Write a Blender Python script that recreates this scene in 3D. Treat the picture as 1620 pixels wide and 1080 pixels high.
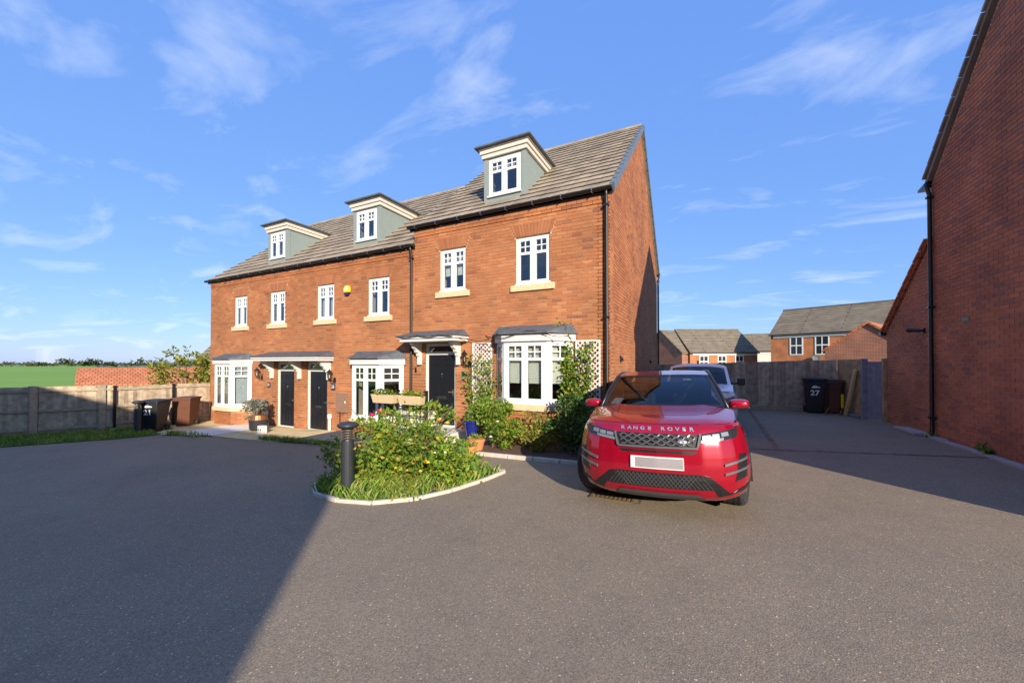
import bpy, bmesh, math, random
import numpy as np
from mathutils import Vector, Matrix
R = math.radians
rng = random.Random(7)
scene = bpy.context.scene
for o in list(bpy.data.objects): bpy.data.objects.remove(o)
COL = scene.collection
# ------------------------------------------------------------------ camera, sky, sun, exposure
CAM = (0.0, 0.0, 1.66); PSI = R(26.8); PITCH = R(0.65); FPX = 605.7
cd = bpy.data.cameras.new('camera'); cam = bpy.data.objects.new('camera', cd); COL.objects.link(cam)
cam.location = CAM; cam.rotation_euler = (R(90) + PITCH, 0, PSI)
cd.sensor_width = 36; cd.lens = 36 * FPX / 1620; cd.shift_y = (566.1 - 540) / 1620
cd.clip_start = 0.05; cd.clip_end = 6000
scene.camera = cam
SUN_EL = R(19.5); SUN_H = Vector((0.683, -0.73, 0)).normalized()
SUN_AZ = math.atan2(SUN_H.x, SUN_H.y)
world = bpy.data.worlds.new('World'); scene.world = world; world.use_nodes = True
wn = world.node_tree; wn.nodes.clear(); NW = wn.nodes.new; LW = wn.links.new
wo = NW('ShaderNodeOutputWorld'); bg = NW('ShaderNodeBackground'); sky = NW('ShaderNodeTexSky')
sky.sky_type = 'NISHITA'; sky.sun_disc = False; sky.sun_elevation = SUN_EL; sky.sun_rotation = SUN_AZ
sky.altitude = 100; sky.air_density = 1.0; sky.dust_density = 0.3; sky.ozone_density = 2.5
tint = NW('ShaderNodeVectorMath'); tint.operation = 'MULTIPLY_ADD'          # evened-out clear sky: less glare at the horizon, deeper blue overhead
tint.inputs[1].default_value = (0.17, 0.17, 0.10); tint.inputs[2].default_value = (0.31, 0.70, 2.05); LW(sky.outputs[0], tint.inputs[0])
# thin high cloud, laid out on a flat layer far above the place
tc = NW('ShaderNodeTexCoord'); sp = NW('ShaderNodeSeparateXYZ'); LW(tc.outputs['Generated'], sp.inputs[0])
zc = NW('ShaderNodeMath'); zc.operation = 'MAXIMUM'; zc.inputs[1].default_value = 0.02; LW(sp.outputs[2], zc.inputs[0])
za = NW('ShaderNodeMath'); za.operation = 'ADD'; za.inputs[1].default_value = 0.12; LW(zc.outputs[0], za.inputs[0])
dv = NW('ShaderNodeVectorMath'); dv.operation = 'DIVIDE'; cb = NW('ShaderNodeCombineXYZ')
for i in range(3): LW(za.outputs[0], cb.inputs[i])
LW(tc.outputs['Generated'], dv.inputs[0]); LW(cb.outputs[0], dv.inputs[1])
mp = NW('ShaderNodeMapping'); mp.inputs['Rotation'].default_value = (0, 0, R(35)); mp.inputs['Scale'].default_value = (0.75, 1.35, 0); LW(dv.outputs[0], mp.inputs[0])
n1 = NW('ShaderNodeTexNoise'); n1.inputs['Scale'].default_value = 2.1; n1.inputs['Detail'].default_value = 11; n1.inputs['Roughness'].default_value = 0.58; n1.inputs['Distortion'].default_value = 0.5
LW(mp.outputs[0], n1.inputs[0])
cr = NW('ShaderNodeValToRGB'); cr.color_ramp.elements[0].position = 0.53; cr.color_ramp.elements[1].position = 0.86
cr.color_ramp.elements[1].color = (0.5, 0.5, 0.5, 1); LW(n1.outputs[0], cr.inputs[0])
cm = NW('ShaderNodeMix'); cm.data_type = 'RGBA'; LW(cr.outputs[0], cm.inputs[0]); LW(tint.outputs[0], cm.inputs[6]); cm.inputs[7].default_value = (3.0, 3.1, 3.2, 1)
LW(cm.outputs[2], bg.inputs[0]); bg.inputs[1].default_value = 0.15; LW(bg.outputs[0], wo.inputs[0])
sl = bpy.data.lights.new('sun', 'SUN'); sl.energy = 3.05; sl.angle = R(0.5); sl.color = (1.0, 0.89, 0.74)
so = bpy.data.objects.new('sun', sl); COL.objects.link(so)
S = Vector((SUN_H.x * math.cos(SUN_EL), SUN_H.y * math.cos(SUN_EL), math.sin(SUN_EL)))
so.rotation_euler = S.to_track_quat('Z', 'Y').to_euler(); so.location = (20, -20, 30)
vs = scene.view_settings; vs.view_transform = 'Standard'; vs.look = 'None'; vs.gamma = 1; vs.use_curve_mapping = False; vs.exposure = 1.4
scene.cycles.max_bounces = 8; scene.cycles.transparent_max_bounces = 12

def proj(p):
    x, y, z = p[0], p[1], p[2] - CAM[2]
    d = -math.sin(PSI) * x + math.cos(PSI) * y; r = math.cos(PSI) * x + math.sin(PSI) * y
    return (810 + FPX * r / d, 573 - FPX * z / d, d) if d > 0.1 else (-9999, -9999, d)
GX = [-400, -40, -16.5, -11, -6, -1, 4.5, 12, 40, 400]; GZ = [-.8, -.75, -.54, -.42, -.2, -.03, .15, .2, .2, .2]
def gz(x): return float(np.interp(x, GX, GZ))
# ------------------------------------------------------------------ materials
MATS = {}
def mat(name, col, rough=0.6, metal=0, spec=0.5, var=0.0, vscale=8, bump=0.0, bscale=60, coat=0, col2=None, stain=0.0, **kw):
    m = bpy.data.materials.new(name); m.use_nodes = True; nt = m.node_tree; n = nt.nodes; l = nt.links
    b = n['Principled BSDF']; b.inputs['Roughness'].default_value = rough; b.inputs['Metallic'].default_value = metal
    b.inputs['Specular IOR Level'].default_value = spec; b.inputs['Coat Weight'].default_value = coat; b.inputs['Coat Roughness'].default_value = 0.03
    c = (*col, 1); b.inputs['Base Color'].default_value = c
    tcn = n.new('ShaderNodeTexCoord')
    if var or col2:
        no = n.new('ShaderNodeTexNoise'); no.inputs['Scale'].default_value = vscale; no.inputs['Detail'].default_value = 6; no.inputs['Roughness'].default_value = .65
        l.new(tcn.outputs['Object'], no.inputs[0])
        rp = n.new('ShaderNodeValToRGB'); l.new(no.outputs[0], rp.inputs[0])
        d = col2 or tuple(x * (1 - var) for x in col); e = col if col2 else tuple(min(1, x * (1 + var)) for x in col)
        rp.color_ramp.elements[0].position = .32; rp.color_ramp.elements[1].position = .68
        rp.color_ramp.elements[0].color = (*d, 1); rp.color_ramp.elements[1].color = (*e, 1)
        l.new(rp.outputs[0], b.inputs['Base Color'])
    if bump:
        nb = n.new('ShaderNodeTexNoise'); nb.inputs['Scale'].default_value = bscale; nb.inputs['Detail'].default_value = 4
        l.new(tcn.outputs['Object'], nb.inputs[0]); bp = n.new('ShaderNodeBump'); bp.inputs['Strength'].default_value = bump; bp.inputs['Distance'].default_value = .02
        l.new(nb.outputs[0], bp.inputs['Height']); l.new(bp.outputs[0], b.inputs['Normal'])
    MATS[name] = m; return m
def rndmat(name, stops, rough=0.8, bump=0.3, bscale=90, spec=.3, trans=0.0, noise=.25, nscale=3):
    """colour picked per piece: face value 'rnd' plus the object's own random number"""
    m = bpy.data.materials.new(name); m.use_nodes = True; nt = m.node_tree; n = nt.nodes; l = nt.links
    b = n['Principled BSDF']; b.inputs['Roughness'].default_value = rough; b.inputs['Specular IOR Level'].default_value = spec
    a = n.new('ShaderNodeAttribute'); a.attribute_name = 'rnd'; oi = n.new('ShaderNodeObjectInfo')
    ad = n.new('ShaderNodeMath'); ad.operation = 'ADD'; l.new(a.outputs['Fac'], ad.inputs[0]); l.new(oi.outputs['Random'], ad.inputs[1])
    fr = n.new('ShaderNodeMath'); fr.operation = 'FRACT'; l.new(ad.outputs[0], fr.inputs[0])
    rp = n.new('ShaderNodeValToRGB'); l.new(fr.outputs[0], rp.inputs[0]); el = rp.color_ramp.elements
    while len(el) < len(stops): el.new(0.5)
    for i, (p, c) in enumerate(stops): el[i].position = p; el[i].color = (*c, 1)
    ge = n.new('ShaderNodeNewGeometry'); no = n.new('ShaderNodeTexNoise'); no.inputs['Scale'].default_value = nscale; no.inputs['Detail'].default_value = 7
    l.new(ge.outputs['Position'], no.inputs[0])
    mr = n.new('ShaderNodeMapRange'); mr.inputs[1].default_value = .3; mr.inputs[2].default_value = .7; mr.inputs[3].default_value = 1 - noise; mr.inputs[4].default_value = 1 + noise; l.new(no.outputs[0], mr.inputs[0])
    mx = n.new('ShaderNodeVectorMath'); mx.operation = 'SCALE'; l.new(rp.outputs[0], mx.inputs[0]); l.new(mr.outputs[0], mx.inputs['Scale'])
    l.new(mx.outputs[0], b.inputs['Base Color'])
    if bump:
        nb = n.new('ShaderNodeTexNoise'); nb.inputs['Scale'].default_value = bscale; nb.inputs['Detail'].default_value = 3; l.new(ge.outputs['Position'], nb.inputs[0])
        bp = n.new('ShaderNodeBump'); bp.inputs['Strength'].default_value = bump; bp.inputs['Distance'].default_value = .01; l.new(nb.outputs[0], bp.inputs['Height']); l.new(bp.outputs[0], b.inputs['Normal'])
    if trans:
        t = n.new('ShaderNodeBsdfTranslucent'); l.new(mx.outputs[0], t.inputs[0]); ms = n.new('ShaderNodeMixShader'); ms.inputs[0].default_value = trans
        l.new(b.outputs[0], ms.inputs[1]); l.new(t.outputs[0], ms.inputs[2]); l.new(ms.outputs[0], n['Material Output'].inputs[0])
    MATS[name] = m; return m
def glassmat(name, tintc=(1, 1, 1), refl=1.0):
    m = bpy.data.materials.new(name); m.use_nodes = True; nt = m.node_tree; n = nt.nodes; l = nt.links; n.remove(n['Principled BSDF'])
    f = n.new('ShaderNodeFresnel'); ge = n.new('ShaderNodeNewGeometry'); io = n.new('ShaderNodeMapRange'); io.inputs[3].default_value = 1.5; io.inputs[4].default_value = 1 / 1.5; l.new(ge.outputs['Backfacing'], io.inputs[0]); l.new(io.outputs[0], f.inputs[0]); mu = n.new('ShaderNodeMath'); mu.operation = 'MULTIPLY'; mu.use_clamp = True; mu.inputs[1].default_value = refl
    l.new(f.outputs[0], mu.inputs[0]); t = n.new('ShaderNodeBsdfTransparent'); t.inputs[0].default_value = (*tintc, 1); g = n.new('ShaderNodeBsdfGlossy'); g.inputs['Roughness'].default_value = 0.01
    ms = n.new('ShaderNodeMixShader'); l.new(mu.outputs[0], ms.inputs[0]); l.new(t.outputs[0], ms.inputs[1]); l.new(g.outputs[0], ms.inputs[2]); l.new(ms.outputs[0], n['Material Output'].inputs[0])
    MATS[name] = m; return m
def bricktex(name, c1, c2, mortar, scale=1.0, bw=.225, bh=.075, ms=.011, bump=.4, off=.5):
    """far walls and roofs: courses too small to tell apart"""
    m = bpy.data.materials.new(name); m.use_nodes = True; nt = m.node_tree; n = nt.nodes; l = nt.links; b = n['Principled BSDF']; b.inputs['Roughness'].default_value = .85; b.inputs['Specular IOR Level'].default_value = .2
    uv = n.new('ShaderNodeUVMap'); bt = n.new('ShaderNodeTexBrick'); bt.offset = off
    for k, v in (('Scale', scale), ('Brick Width', bw), ('Row Height', bh), ('Mortar Size', ms), ('Bias', 0.0)): bt.inputs[k].default_value = v
    bt.inputs['Color1'].default_value = (*c1, 1); bt.inputs['Color2'].default_value = (*c2, 1); bt.inputs['Mortar'].default_value = (*mortar, 1)
    l.new(uv.outputs[0], bt.inputs[0])
    no = n.new('ShaderNodeTexNoise'); no.inputs['Scale'].default_value = 1.3; no.inputs['Detail'].default_value = 5; l.new(uv.outputs[0], no.inputs[0])
    mr = n.new('ShaderNodeMapRange'); mr.inputs[1].default_value = .3; mr.inputs[2].default_value = .7; mr.inputs[3].default_value = .78; mr.inputs[4].default_value = 1.2; l.new(no.outputs[0], mr.inputs[0])
    mx = n.new('ShaderNodeVectorMath'); mx.operation = 'SCALE'; l.new(bt.outputs[0], mx.inputs[0]); l.new(mr.outputs[0], mx.inputs['Scale']); l.new(mx.outputs[0], b.inputs['Base Color'])
    bp = n.new('ShaderNodeBump'); bp.inputs['Strength'].default_value = bump; bp.inputs['Distance'].default_value = .01; bp.invert = True; l.new(bt.outputs['Fac'], bp.inputs['Height']); l.new(bp.outputs[0], b.inputs['Normal'])
    MATS[name] = m; return m
BR = [(0.0, (.33, .118, .046)), (.3, (.37, .145, .056)), (.6, (.31, .108, .043)), (.85, (.40, .168, .070)), (.955, (.22, .085, .045)), (1.0, (.35, .13, .05))]
rndmat('brick', BR, noise=.2, nscale=1.1)
rndmat('brick_dark', [(0, (.43, .15, .068)), (.35, (.47, .17, .078)), (.6, (.37, .125, .065)), (.8, (.46, .17, .078)), (.92, (.27, .12, .08)), (1, (.42, .155, .068))], noise=.25, nscale=1.0)
rndmat('brick_arch', [(0, (.32, .12, .052)), (.5, (.35, .14, .062)), (1, (.29, .105, .045))], noise=.1)
mat('mortar', (.54, .41, .28), .9, var=.15, vscale=5, spec=.1); mat('mortar_dark', (.60, .45, .33), .9, var=.2, vscale=4, spec=.1)
rndmat('tile', [(0, (.265, .215, .155)), (.4, (.305, .25, .18)), (.7, (.235, .19, .14)), (1, (.285, .238, .175))], rough=.85, noise=.28, nscale=2.2, bump=.35, bscale=45)
mat('verge', (.12, .15, .18), .5, var=.1)
mat('upvc', (.66, .66, .65), .3, spec=.4); mat('white_paint', (.64, .62, .58), .45, var=.03); mat('cream_paint', (.60, .54, .46), .5, var=.03)
mat('sill_stone', (.62, .47, .27), .8, var=.1, vscale=12, bump=.1); mat('lead', (.085, .097, .11), .6, var=.25, vscale=6, bump=.1, bscale=12)
mat('dormer_clad', (.21, .25, .23), .6, var=.05); mat('black_plastic', (.012, .012, .013), .35); mat('gutter_black', (.014, .013, .013), .3)
mat('door_black', (.010, .011, .014), .32, spec=.5); mat('chrome', (.7, .7, .7), .2, metal=1); mat('steel', (.45, .45, .45), .35, metal=1)
glassmat('glass', (.86, .9, .9), 2.2); glassmat('lamp_glass', (.9, .88, .8), 1.3)
mat('room', (.10, .09, .08), .9); mat('blind', (.72, .68, .58), .8, var=.05); mat('curtain', (.45, .45, .46), .9, var=.2, vscale=20)
rndmat('fence_board', [(0, (.38, .295, .20)), (.3, (.48, .38, .265)), (.55, (.29, .222, .15)), (.8, (.52, .415, .295)), (1, (.37, .285, .19))], rough=.9, noise=.3, nscale=7, bump=.3, bscale=30)
rndmat('fence_warm', [(0, (.42, .30, .15)), (.5, (.36, .255, .13)), (1, (.46, .33, .17))], rough=.9, noise=.3, nscale=5, bump=.3, bscale=30)
mat('fence_post', (.36, .285, .20), .9, var=.25, vscale=9, bump=.2); mat('new_timber', (.62, .42, .17), .7, var=.12, vscale=10); mat('grey_timber', (.22, .23, .26), .8, var=.2)
rndmat('leaf', [(0, (.075, .15, .018)), (.35, (.135, .235, .022)), (.6, (.23, .32, .03)), (.8, (.10, .19, .024)), (.92, (.38, .36, .04)), (1, (.42, .27, .04))], rough=.5, bump=0, trans=.3, noise=.25, nscale=2)
rndmat('leaf_dark', [(0, (.03, .075, .018)), (.4, (.055, .12, .022)), (.75, (.085, .16, .03)), (1, (.14, .20, .03))], rough=.45, bump=0, trans=.25, noise=.25, nscale=2)
rndmat('leaf_yellow', [(0, (.16, .20, .025)), (.4, (.26, .26, .03)), (.7, (.09, .14, .02)), (1, (.38, .32, .05))], rough=.6, bump=0, trans=.3, nscale=2)
rndmat('grass', [(0, (.09, .19, .02)), (.4, (.15, .27, .028)), (.7, (.24, .33, .045)), (.9, (.36, .35, .10)), (1, (.42, .36, .16))], rough=.6, bump=0, trans=.3, nscale=2)
rndmat('lavender', [(0, (.16, .17, .13)), (.5, (.22, .22, .17)), (1, (.12, .13, .09))], rough=.8, bump=0, trans=.1)
rndmat('hedge', [(0, (.03, .05, .018)), (.5, (.05, .07, .02)), (1, (.08, .085, .03))], rough=.9, bump=0)
mat('stem', (.12, .085, .045), .8, var=.2)
mat('pink', (.75, .02, .22), .5, var=.1); mat('yellow_petal', (.80, .58, .06), .5, var=.1); mat('peach', (.80, .42, .16), .5, var=.1); mat('white_petal', (.8, .78, .66), .5); mat('violet_petal', (.09, .03, .22), .5)
mat('soil', (.075, .05, .035), .95, var=.4, vscale=25, bump=.8, bscale=40); mat('bark', (.13, .075, .05), .95, var=.5, vscale=60, bump=1, bscale=90)
mat('kerb', (.52, .46, .38), .85, var=.15, vscale=6, bump=.2); rndmat('sett', [(0, (.20, .12, .085)), (.5, (.25, .15, .10)), (1, (.17, .115, .09))], rough=.9)
rndmat('paver', [(0, (.60, .47, .23)), (.5, (.68, .54, .28)), (1, (.54, .43, .23))], rough=.85, noise=.15)
mat('white_gravel', (.78, .75, .68), .9, var=.12, vscale=70, bump=1, bscale=110); mat('slate_chips', (.085, .09, .11), .8, var=.4, vscale=60, bump=1, bscale=90)
mat('field', (.20, .34, .022), .9, col2=(.15, .28, .02), vscale=.03); mat('earth', (.13, .15, .05), .95, var=.3, vscale=.5)
mat('bollard', (.028, .032, .036), .42, var=.1); mat('bin_black', (.016, .017, .019), .45, var=.15); mat('bin_brown', (.12, .045, .022), .5, var=.12)
mat('white_print', (.8, .8, .8), .5); mat('red_print', (.6, .05, .06), .5); mat('red_plastic', (.55, .09, .03), .45); mat('blue_pot', (.012, .02, .16), .2); mat('terracotta', (.58, .20, .08), .8, var=.12)
mat('yellow_plastic', (.85, .55, .01), .4); mat('alarm_blue', (.02, .02, .12), .4); mat('wood_box', (.24, .14, .09), .6, var=.15, vscale=14); mat('coir', (.56, .42, .24), .9, var=.15, vscale=40, bump=.4)
mat('pot_dark', (.03, .03, .032), .35); mat('copper', (.35, .17, .07), .35, metal=.7); mat('slate_plaque', (.03, .035, .045), .4); mat('green_plaque', (.02, .09, .07), .4)
mat('stone_pale', (.62, .58, .50), .8, var=.12); mat('concrete', (.36, .34, .32), .9, var=.15, vscale=8)
mat('car_red', (.36, .002, .018), .22, metal=.35, spec=.4, coat=1.0); mat('car_black', (.012, .012, .013), .35); mat('car_grey', (.05, .052, .055), .45); mat('grille_grey', (.20, .21, .22), .3, metal=.6)
mat('headlamp', (.20, .21, .23), .3, metal=.2); mat('lamp_dark', (.02, .022, .025), .1); mat('badge', (.55, .56, .55), .25, metal=.8); mat('plate', (.26, .235, .24), .45, var=.06, vscale=5); mat('plate_edge', (.62, .60, .60), .4)
glassmat('windscreen', (.30, .34, .36), 1.5); mat('tyre', (.022, .021, .020), .85, var=.15); mat('alloy', (.45, .45, .46), .3, metal=.9); mat('seat', (.03, .03, .032), .7); mat('paper', (.75, .76, .78), .6); mat('sticker', (.75, .72, .35), .6)
mat('van_white', (.80, .81, .83), .3, coat=.6); mat('rust_grate', (.14, .09, .04), .8, var=.3)
bricktex('far_brick', (.43, .145, .052), (.36, .115, .043), (.38, .22, .125)); bricktex('far_brick_dark', (.34, .11, .06), (.25, .085, .05), (.34, .22, .16), ms=.014)
bricktex('far_tile', (.22, .18, .125), (.18, .147, .10), (.075, .06, .045), bw=6.0, bh=.34, ms=.04); bricktex('far_tile_red', (.50, .19, .09), (.43, .15, .07), (.26, .09, .045), bw=.3, bh=.3, ms=.03)
# tarmac: stone speckle in the binder, faint patches
def asphalt():
    m = bpy.data.materials.new('asphalt'); m.use_nodes = True; nt = m.node_tree; n = nt.nodes; l = nt.links; b = n['Principled BSDF']; b.inputs['Roughness'].default_value = .9; b.inputs['Specular IOR Level'].default_value = .25
    ge = n.new('ShaderNodeNewGeometry')
    def noise(s, d=5, r=.6):
        q = n.new('ShaderNodeTexNoise'); q.inputs['Scale'].default_value = s; q.inputs['Detail'].default_value = d; q.inputs['Roughness'].default_value = r; l.new(ge.outputs['Position'], q.inputs[0]); return q
    def ramp(src, a, b_, ca, cb_):
        q = n.new('ShaderNodeValToRGB'); q.color_ramp.elements[0].position = a; q.color_ramp.elements[1].position = b_; q.color_ramp.elements[0].color = (*ca, 1); q.color_ramp.elements[1].color = (*cb_, 1); l.new(src, q.inputs[0]); return q
    base0 = ramp(noise(.45, 9, .68).outputs[0], .32, .68, (.225, .180, .126), (.272, .217, .150)); worn = ramp(noise(2.6, 6, .7).outputs[0], .25, .5, (.86, .86, .88), (1, 1, 1)); base = n.new('ShaderNodeMix'); base.data_type = 'RGBA'; base.blend_type = 'MULTIPLY'; base.inputs[0].default_value = 1; l.new(base0.outputs[0], base.inputs[6]); l.new(worn.outputs[0], base.inputs[7])
    vo = n.new('ShaderNodeTexVoronoi'); vo.inputs['Scale'].default_value = 130; l.new(ge.outputs['Position'], vo.inputs[0])
    sepc = n.new('ShaderNodeSeparateColor'); l.new(vo.outputs['Color'], sepc.inputs[0])
    st = ramp(sepc.outputs[0], .0, 1.0, (.74, .74, .74), (1.27, 1.26, 1.24)); st2 = ramp(sepc.outputs[1], .984, .992, (1, 1, 1), (2.4, 2.3, 2.1))
    m1 = n.new('ShaderNodeMix'); m1.data_type = 'RGBA'; m1.blend_type = 'MULTIPLY'; m1.inputs[0].default_value = 1; l.new(base.outputs[2], m1.inputs[6]); l.new(st.outputs[0], m1.inputs[7])
    m2 = n.new('ShaderNodeMix'); m2.data_type = 'RGBA'; m2.blend_type = 'MULTIPLY'; m2.inputs[0].default_value = 1; l.new(m1.outputs[2], m2.inputs[6]); l.new(st2.outputs[0], m2.inputs[7])
    l.new(m2.outputs[2], b.inputs['Base Color'])
    bp = n.new('ShaderNodeBump'); bp.inputs['Strength'].default_value = .3; bp.inputs['Distance'].default_value = .004; l.new(vo.outputs['Distance'], bp.inputs['Height']); l.new(bp.outputs[0], b.inputs['Normal'])
    MATS['asphalt'] = m
asphalt()
# ------------------------------------------------------------------ mesh builder
WORLD = {}
def wloc(o):
    return WORLD.get(o.name, Vector((0, 0, 0)))
class MB:
    def __init__(s, fr=None): s.v = []; s.f = []; s.r = []; s.fr = fr
    def P(s, p):
        if s.fr is None: return tuple(p)
        O, U, V, W = s.fr; return (O[0] + p[0]*U[0] + p[1]*V[0] + p[2]*W[0], O[1] + p[0]*U[1] + p[1]*V[1] + p[2]*W[1], O[2] + p[0]*U[2] + p[1]*V[2] + p[2]*W[2])
    def add(s, vs, fs, r=None):
        k = len(s.v); s.v += [s.P(p) for p in vs]; r = rng.random() if r is None else r
        for f in fs: s.f.append(tuple(k + i for i in f)); s.r.append(r)
        return s
    def box(s, a0, a1, b0, b1, c0, c1, r=None):
        return s.add([(a0,b0,c0),(a1,b0,c0),(a1,b1,c0),(a0,b1,c0),(a0,b0,c1),(a1,b0,c1),(a1,b1,c1),(a0,b1,c1)], [(3,2,1,0),(4,5,6,7),(0,1,5,4),(1,2,6,5),(2,3,7,6),(3,0,4,7)], r)
    def prism(s, poly, vec, r=None):
        n = len(poly); b = [tuple(p[i] + vec[i] for i in range(3)) for p in poly]
        return s.add(list(poly) + b, [tuple(range(n))[::-1], tuple(range(n, 2*n))] + [(i, (i+1) % n, n + (i+1) % n, n + i) for i in range(n)], r)
    def quad(s, a, b, c, d, r=None): return s.add([a, b, c, d], [(0, 1, 2, 3)], r)
    def beam(s, p, q, w, h, r=None, up=(0, 0, 1)):
        p = Vector(p); q = Vector(q); d = (q - p).normalized(); u = Vector(up); x = d.cross(u)
        if x.length < 1e-4: x = d.cross(Vector((0, 1, 0)))
        x.normalize(); y = x.cross(d); x *= w / 2; y *= h / 2
        return s.add([p-x-y, p+x-y, p+x+y, p-x+y, q-x-y, q+x-y, q+x+y, q-x+y], [(3,2,1,0),(4,5,6,7),(0,1,5,4),(1,2,6,5),(2,3,7,6),(3,0,4,7)], r)
    def tube(s, pts, rad, n=8, r=None):
        pts = [Vector(p) for p in pts]; rr = rad if isinstance(rad, (list, tuple)) else [rad] * len(pts); vs = []; prev = None
        for i, p in enumerate(pts):
            d = (pts[min(i+1, len(pts)-1)] - pts[max(i-1, 0)]).normalized()
            x = d.cross(Vector((0, 0, 1))) if prev is None else prev - d * prev.dot(d)
            if x.length < 1e-3: x = d.cross(Vector((0, 1, 0)))
            x.normalize(); y = d.cross(x); prev = x
            for k in range(n):
                a = 2 * math.pi * k / n; vs.append(p + (x * math.cos(a) + y * math.sin(a)) * rr[i])
        fs = [(i*n + k, i*n + (k+1) % n, (i+1)*n + (k+1) % n, (i+1)*n + k) for i in range(len(pts)-1) for k in range(n)]
        fs += [tuple(range(n))[::-1], tuple(range((len(pts)-1)*n, len(pts)*n))]
        return s.add(vs, fs, r)
    def lathe(s, prof, c=(0, 0, 0), n=20, r=None, sq=1.0):
        vs = []; m = len(prof)
        for (q, z) in prof:
            for k in range(n): a = 2 * math.pi * k / n; vs.append((c[0] + q * math.cos(a), c[1] + q * sq * math.sin(a), c[2] + z))
        fs = [(i*n + k, i*n + (k+1) % n, (i+1)*n + (k+1) % n, (i+1)*n + k) for i in range(m-1) for k in range(n)]
        fs += [tuple(range(n))[::-1], tuple(range((m-1)*n, m*n))]
        return s.add(vs, fs, r)
    def grid(s, fn, nu, nv, r=None):
        vs = [fn(i / nu, j / nv) for j in range(nv+1) for i in range(nu+1)]; w = nu + 1
        return s.add(vs, [(j*w+i, j*w+i+1, (j+1)*w+i+1, (j+1)*w+i) for j in range(nv) for i in range(nu)], r)
    def leaf(s, p, size, d=None, asp=.62):
        d = d or Vector((rng.gauss(0, 1), rng.gauss(0, 1), rng.gauss(.3, .8))); d = d.normalized()
        x = d.cross(Vector((rng.gauss(0, 1), rng.gauss(0, 1), rng.gauss(0, 1))))
        if x.length < 1e-3: x = Vector((1, 0, 0))
        x.normalize(); nn = d.cross(x); p = Vector(p); h = size * asp / 2
        s.add([p, p + d*size*.5 + x*h + nn*size*.1, p + d*size, p + d*size*.5 - x*h + nn*size*.1], [(0, 1, 2, 3)])
    def build(s, name, material, parent=None, smooth=False, local=False, normals=True, bevel=0, sub=0, kind=None):
        me = bpy.data.meshes.new(name); vs = np.array(s.v, dtype=float).reshape(-1, 3)
        if not local and parent is not None: off = np.array(wloc(parent))
        elif not local: mn, mx = vs.min(0), vs.max(0); off = np.array([(mn[0]+mx[0])/2, (mn[1]+mx[1])/2, mn[2]])
        else: off = np.zeros(3)
        me.from_pydata((vs - off).tolist(), [], s.f)
        at_ = me.attributes.new('rnd', 'FLOAT', 'FACE'); at_.data.foreach_set('value', np.array(s.r[:len(me.polygons)], dtype=np.float32))
        if normals:
            bm = bmesh.new(); bm.from_mesh(me); bmesh.ops.recalc_face_normals(bm, faces=bm.faces); bm.to_mesh(me); bm.free()
        uv = me.uv_layers.new(name='UVMap'); n_ = len(me.loops)
        co = np.empty(len(me.vertices)*3); me.vertices.foreach_get('co', co); co = co.reshape(-1, 3) + off
        li = np.empty(n_, dtype=np.int32); me.loops.foreach_get('vertex_index', li); pn = np.empty(len(me.polygons)*3); me.polygons.foreach_get('normal', pn); pn = pn.reshape(-1, 3)
        lt = np.empty(len(me.polygons), dtype=np.int32); me.polygons.foreach_get('loop_total', lt); nl = np.repeat(pn, lt, axis=0); p = co[li]
        tx = np.stack([-nl[:, 1], nl[:, 0]], 1); ln = np.linalg.norm(tx, axis=1); flat = ln < .15; tx = tx / np.maximum(ln, 1e-6)[:, None]
        u = np.where(flat, p[:, 0], p[:, 0]*tx[:, 0] + p[:, 1]*tx[:, 1]); w = np.where(flat, p[:, 1], p[:, 2] / np.maximum(ln, .3))
        uv.data.foreach_set('uv', np.stack([u, w], 1).ravel())
        if smooth: me.polygons.foreach_set('use_smooth', [True]*len(me.polygons))
        me.materials.append(MATS[material]); o = bpy.data.objects.new(name, me); COL.objects.link(o)
        if parent is not None: o.parent = parent; WORLD[o.name] = Vector(off)
        else: o.location = off; WORLD[o.name] = Vector(off)
        if bevel: md = o.modifiers.new('bevel', 'BEVEL'); md.width = bevel; md.segments = 2; md.limit_method = 'ANGLE'; md.angle_limit = R(40)
        if sub: md = o.modifiers.new('sub', 'SUBSURF'); md.levels = sub; md.render_levels = sub
        if kind: o['kind'] = kind
        return o
def tag(o, label, cat, group=None):
    o['label'] = label; o['category'] = cat
    if group: o['group'] = group
    return o
def thing(name, label, cat, loc, rotz=0, group=None):
    o = bpy.data.objects.new(name, None); o.empty_display_size = .2; COL.objects.link(o); o.location = loc; o.rotation_euler = (0, 0, rotz); WORLD[o.name] = Vector(loc)
    return tag(o, label, cat, group)
def inst(name, me, parent, loc, rot=(0, 0, 0), scale=(1, 1, 1)):
    """a piece sharing mesh data; loc in the parent's own frame (world when the parent is unrotated)"""
    o = bpy.data.objects.new(name, me); COL.objects.link(o); o.parent = parent; o.location = loc; o.rotation_euler = rot; o.scale = scale; return o
def struct(o): o['kind'] = 'structure'; return o
def text_mesh(body, size, material, parent, name, M, extrude=.002, bold=0.0, sx=1.0, space=1.0):
    c = bpy.data.curves.new(name, 'FONT'); c.body = body; c.size = size; c.extrude = extrude; c.align_x = 'CENTER'; c.align_y = 'CENTER'; c.offset = bold; c.space_character = space
    t = bpy.data.objects.new('tmp', c); COL.objects.link(t); dg = bpy.context.evaluated_depsgraph_get(); me = bpy.data.meshes.new_from_object(t.evaluated_get(dg)); bpy.data.objects.remove(t)
    me.transform(Matrix.Diagonal((sx, 1, 1, 1))); me.transform(M); me.materials.clear(); me.materials.append(MATS[material]); o = bpy.data.objects.new(name, me); COL.objects.link(o); o.parent = parent; return o
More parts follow.
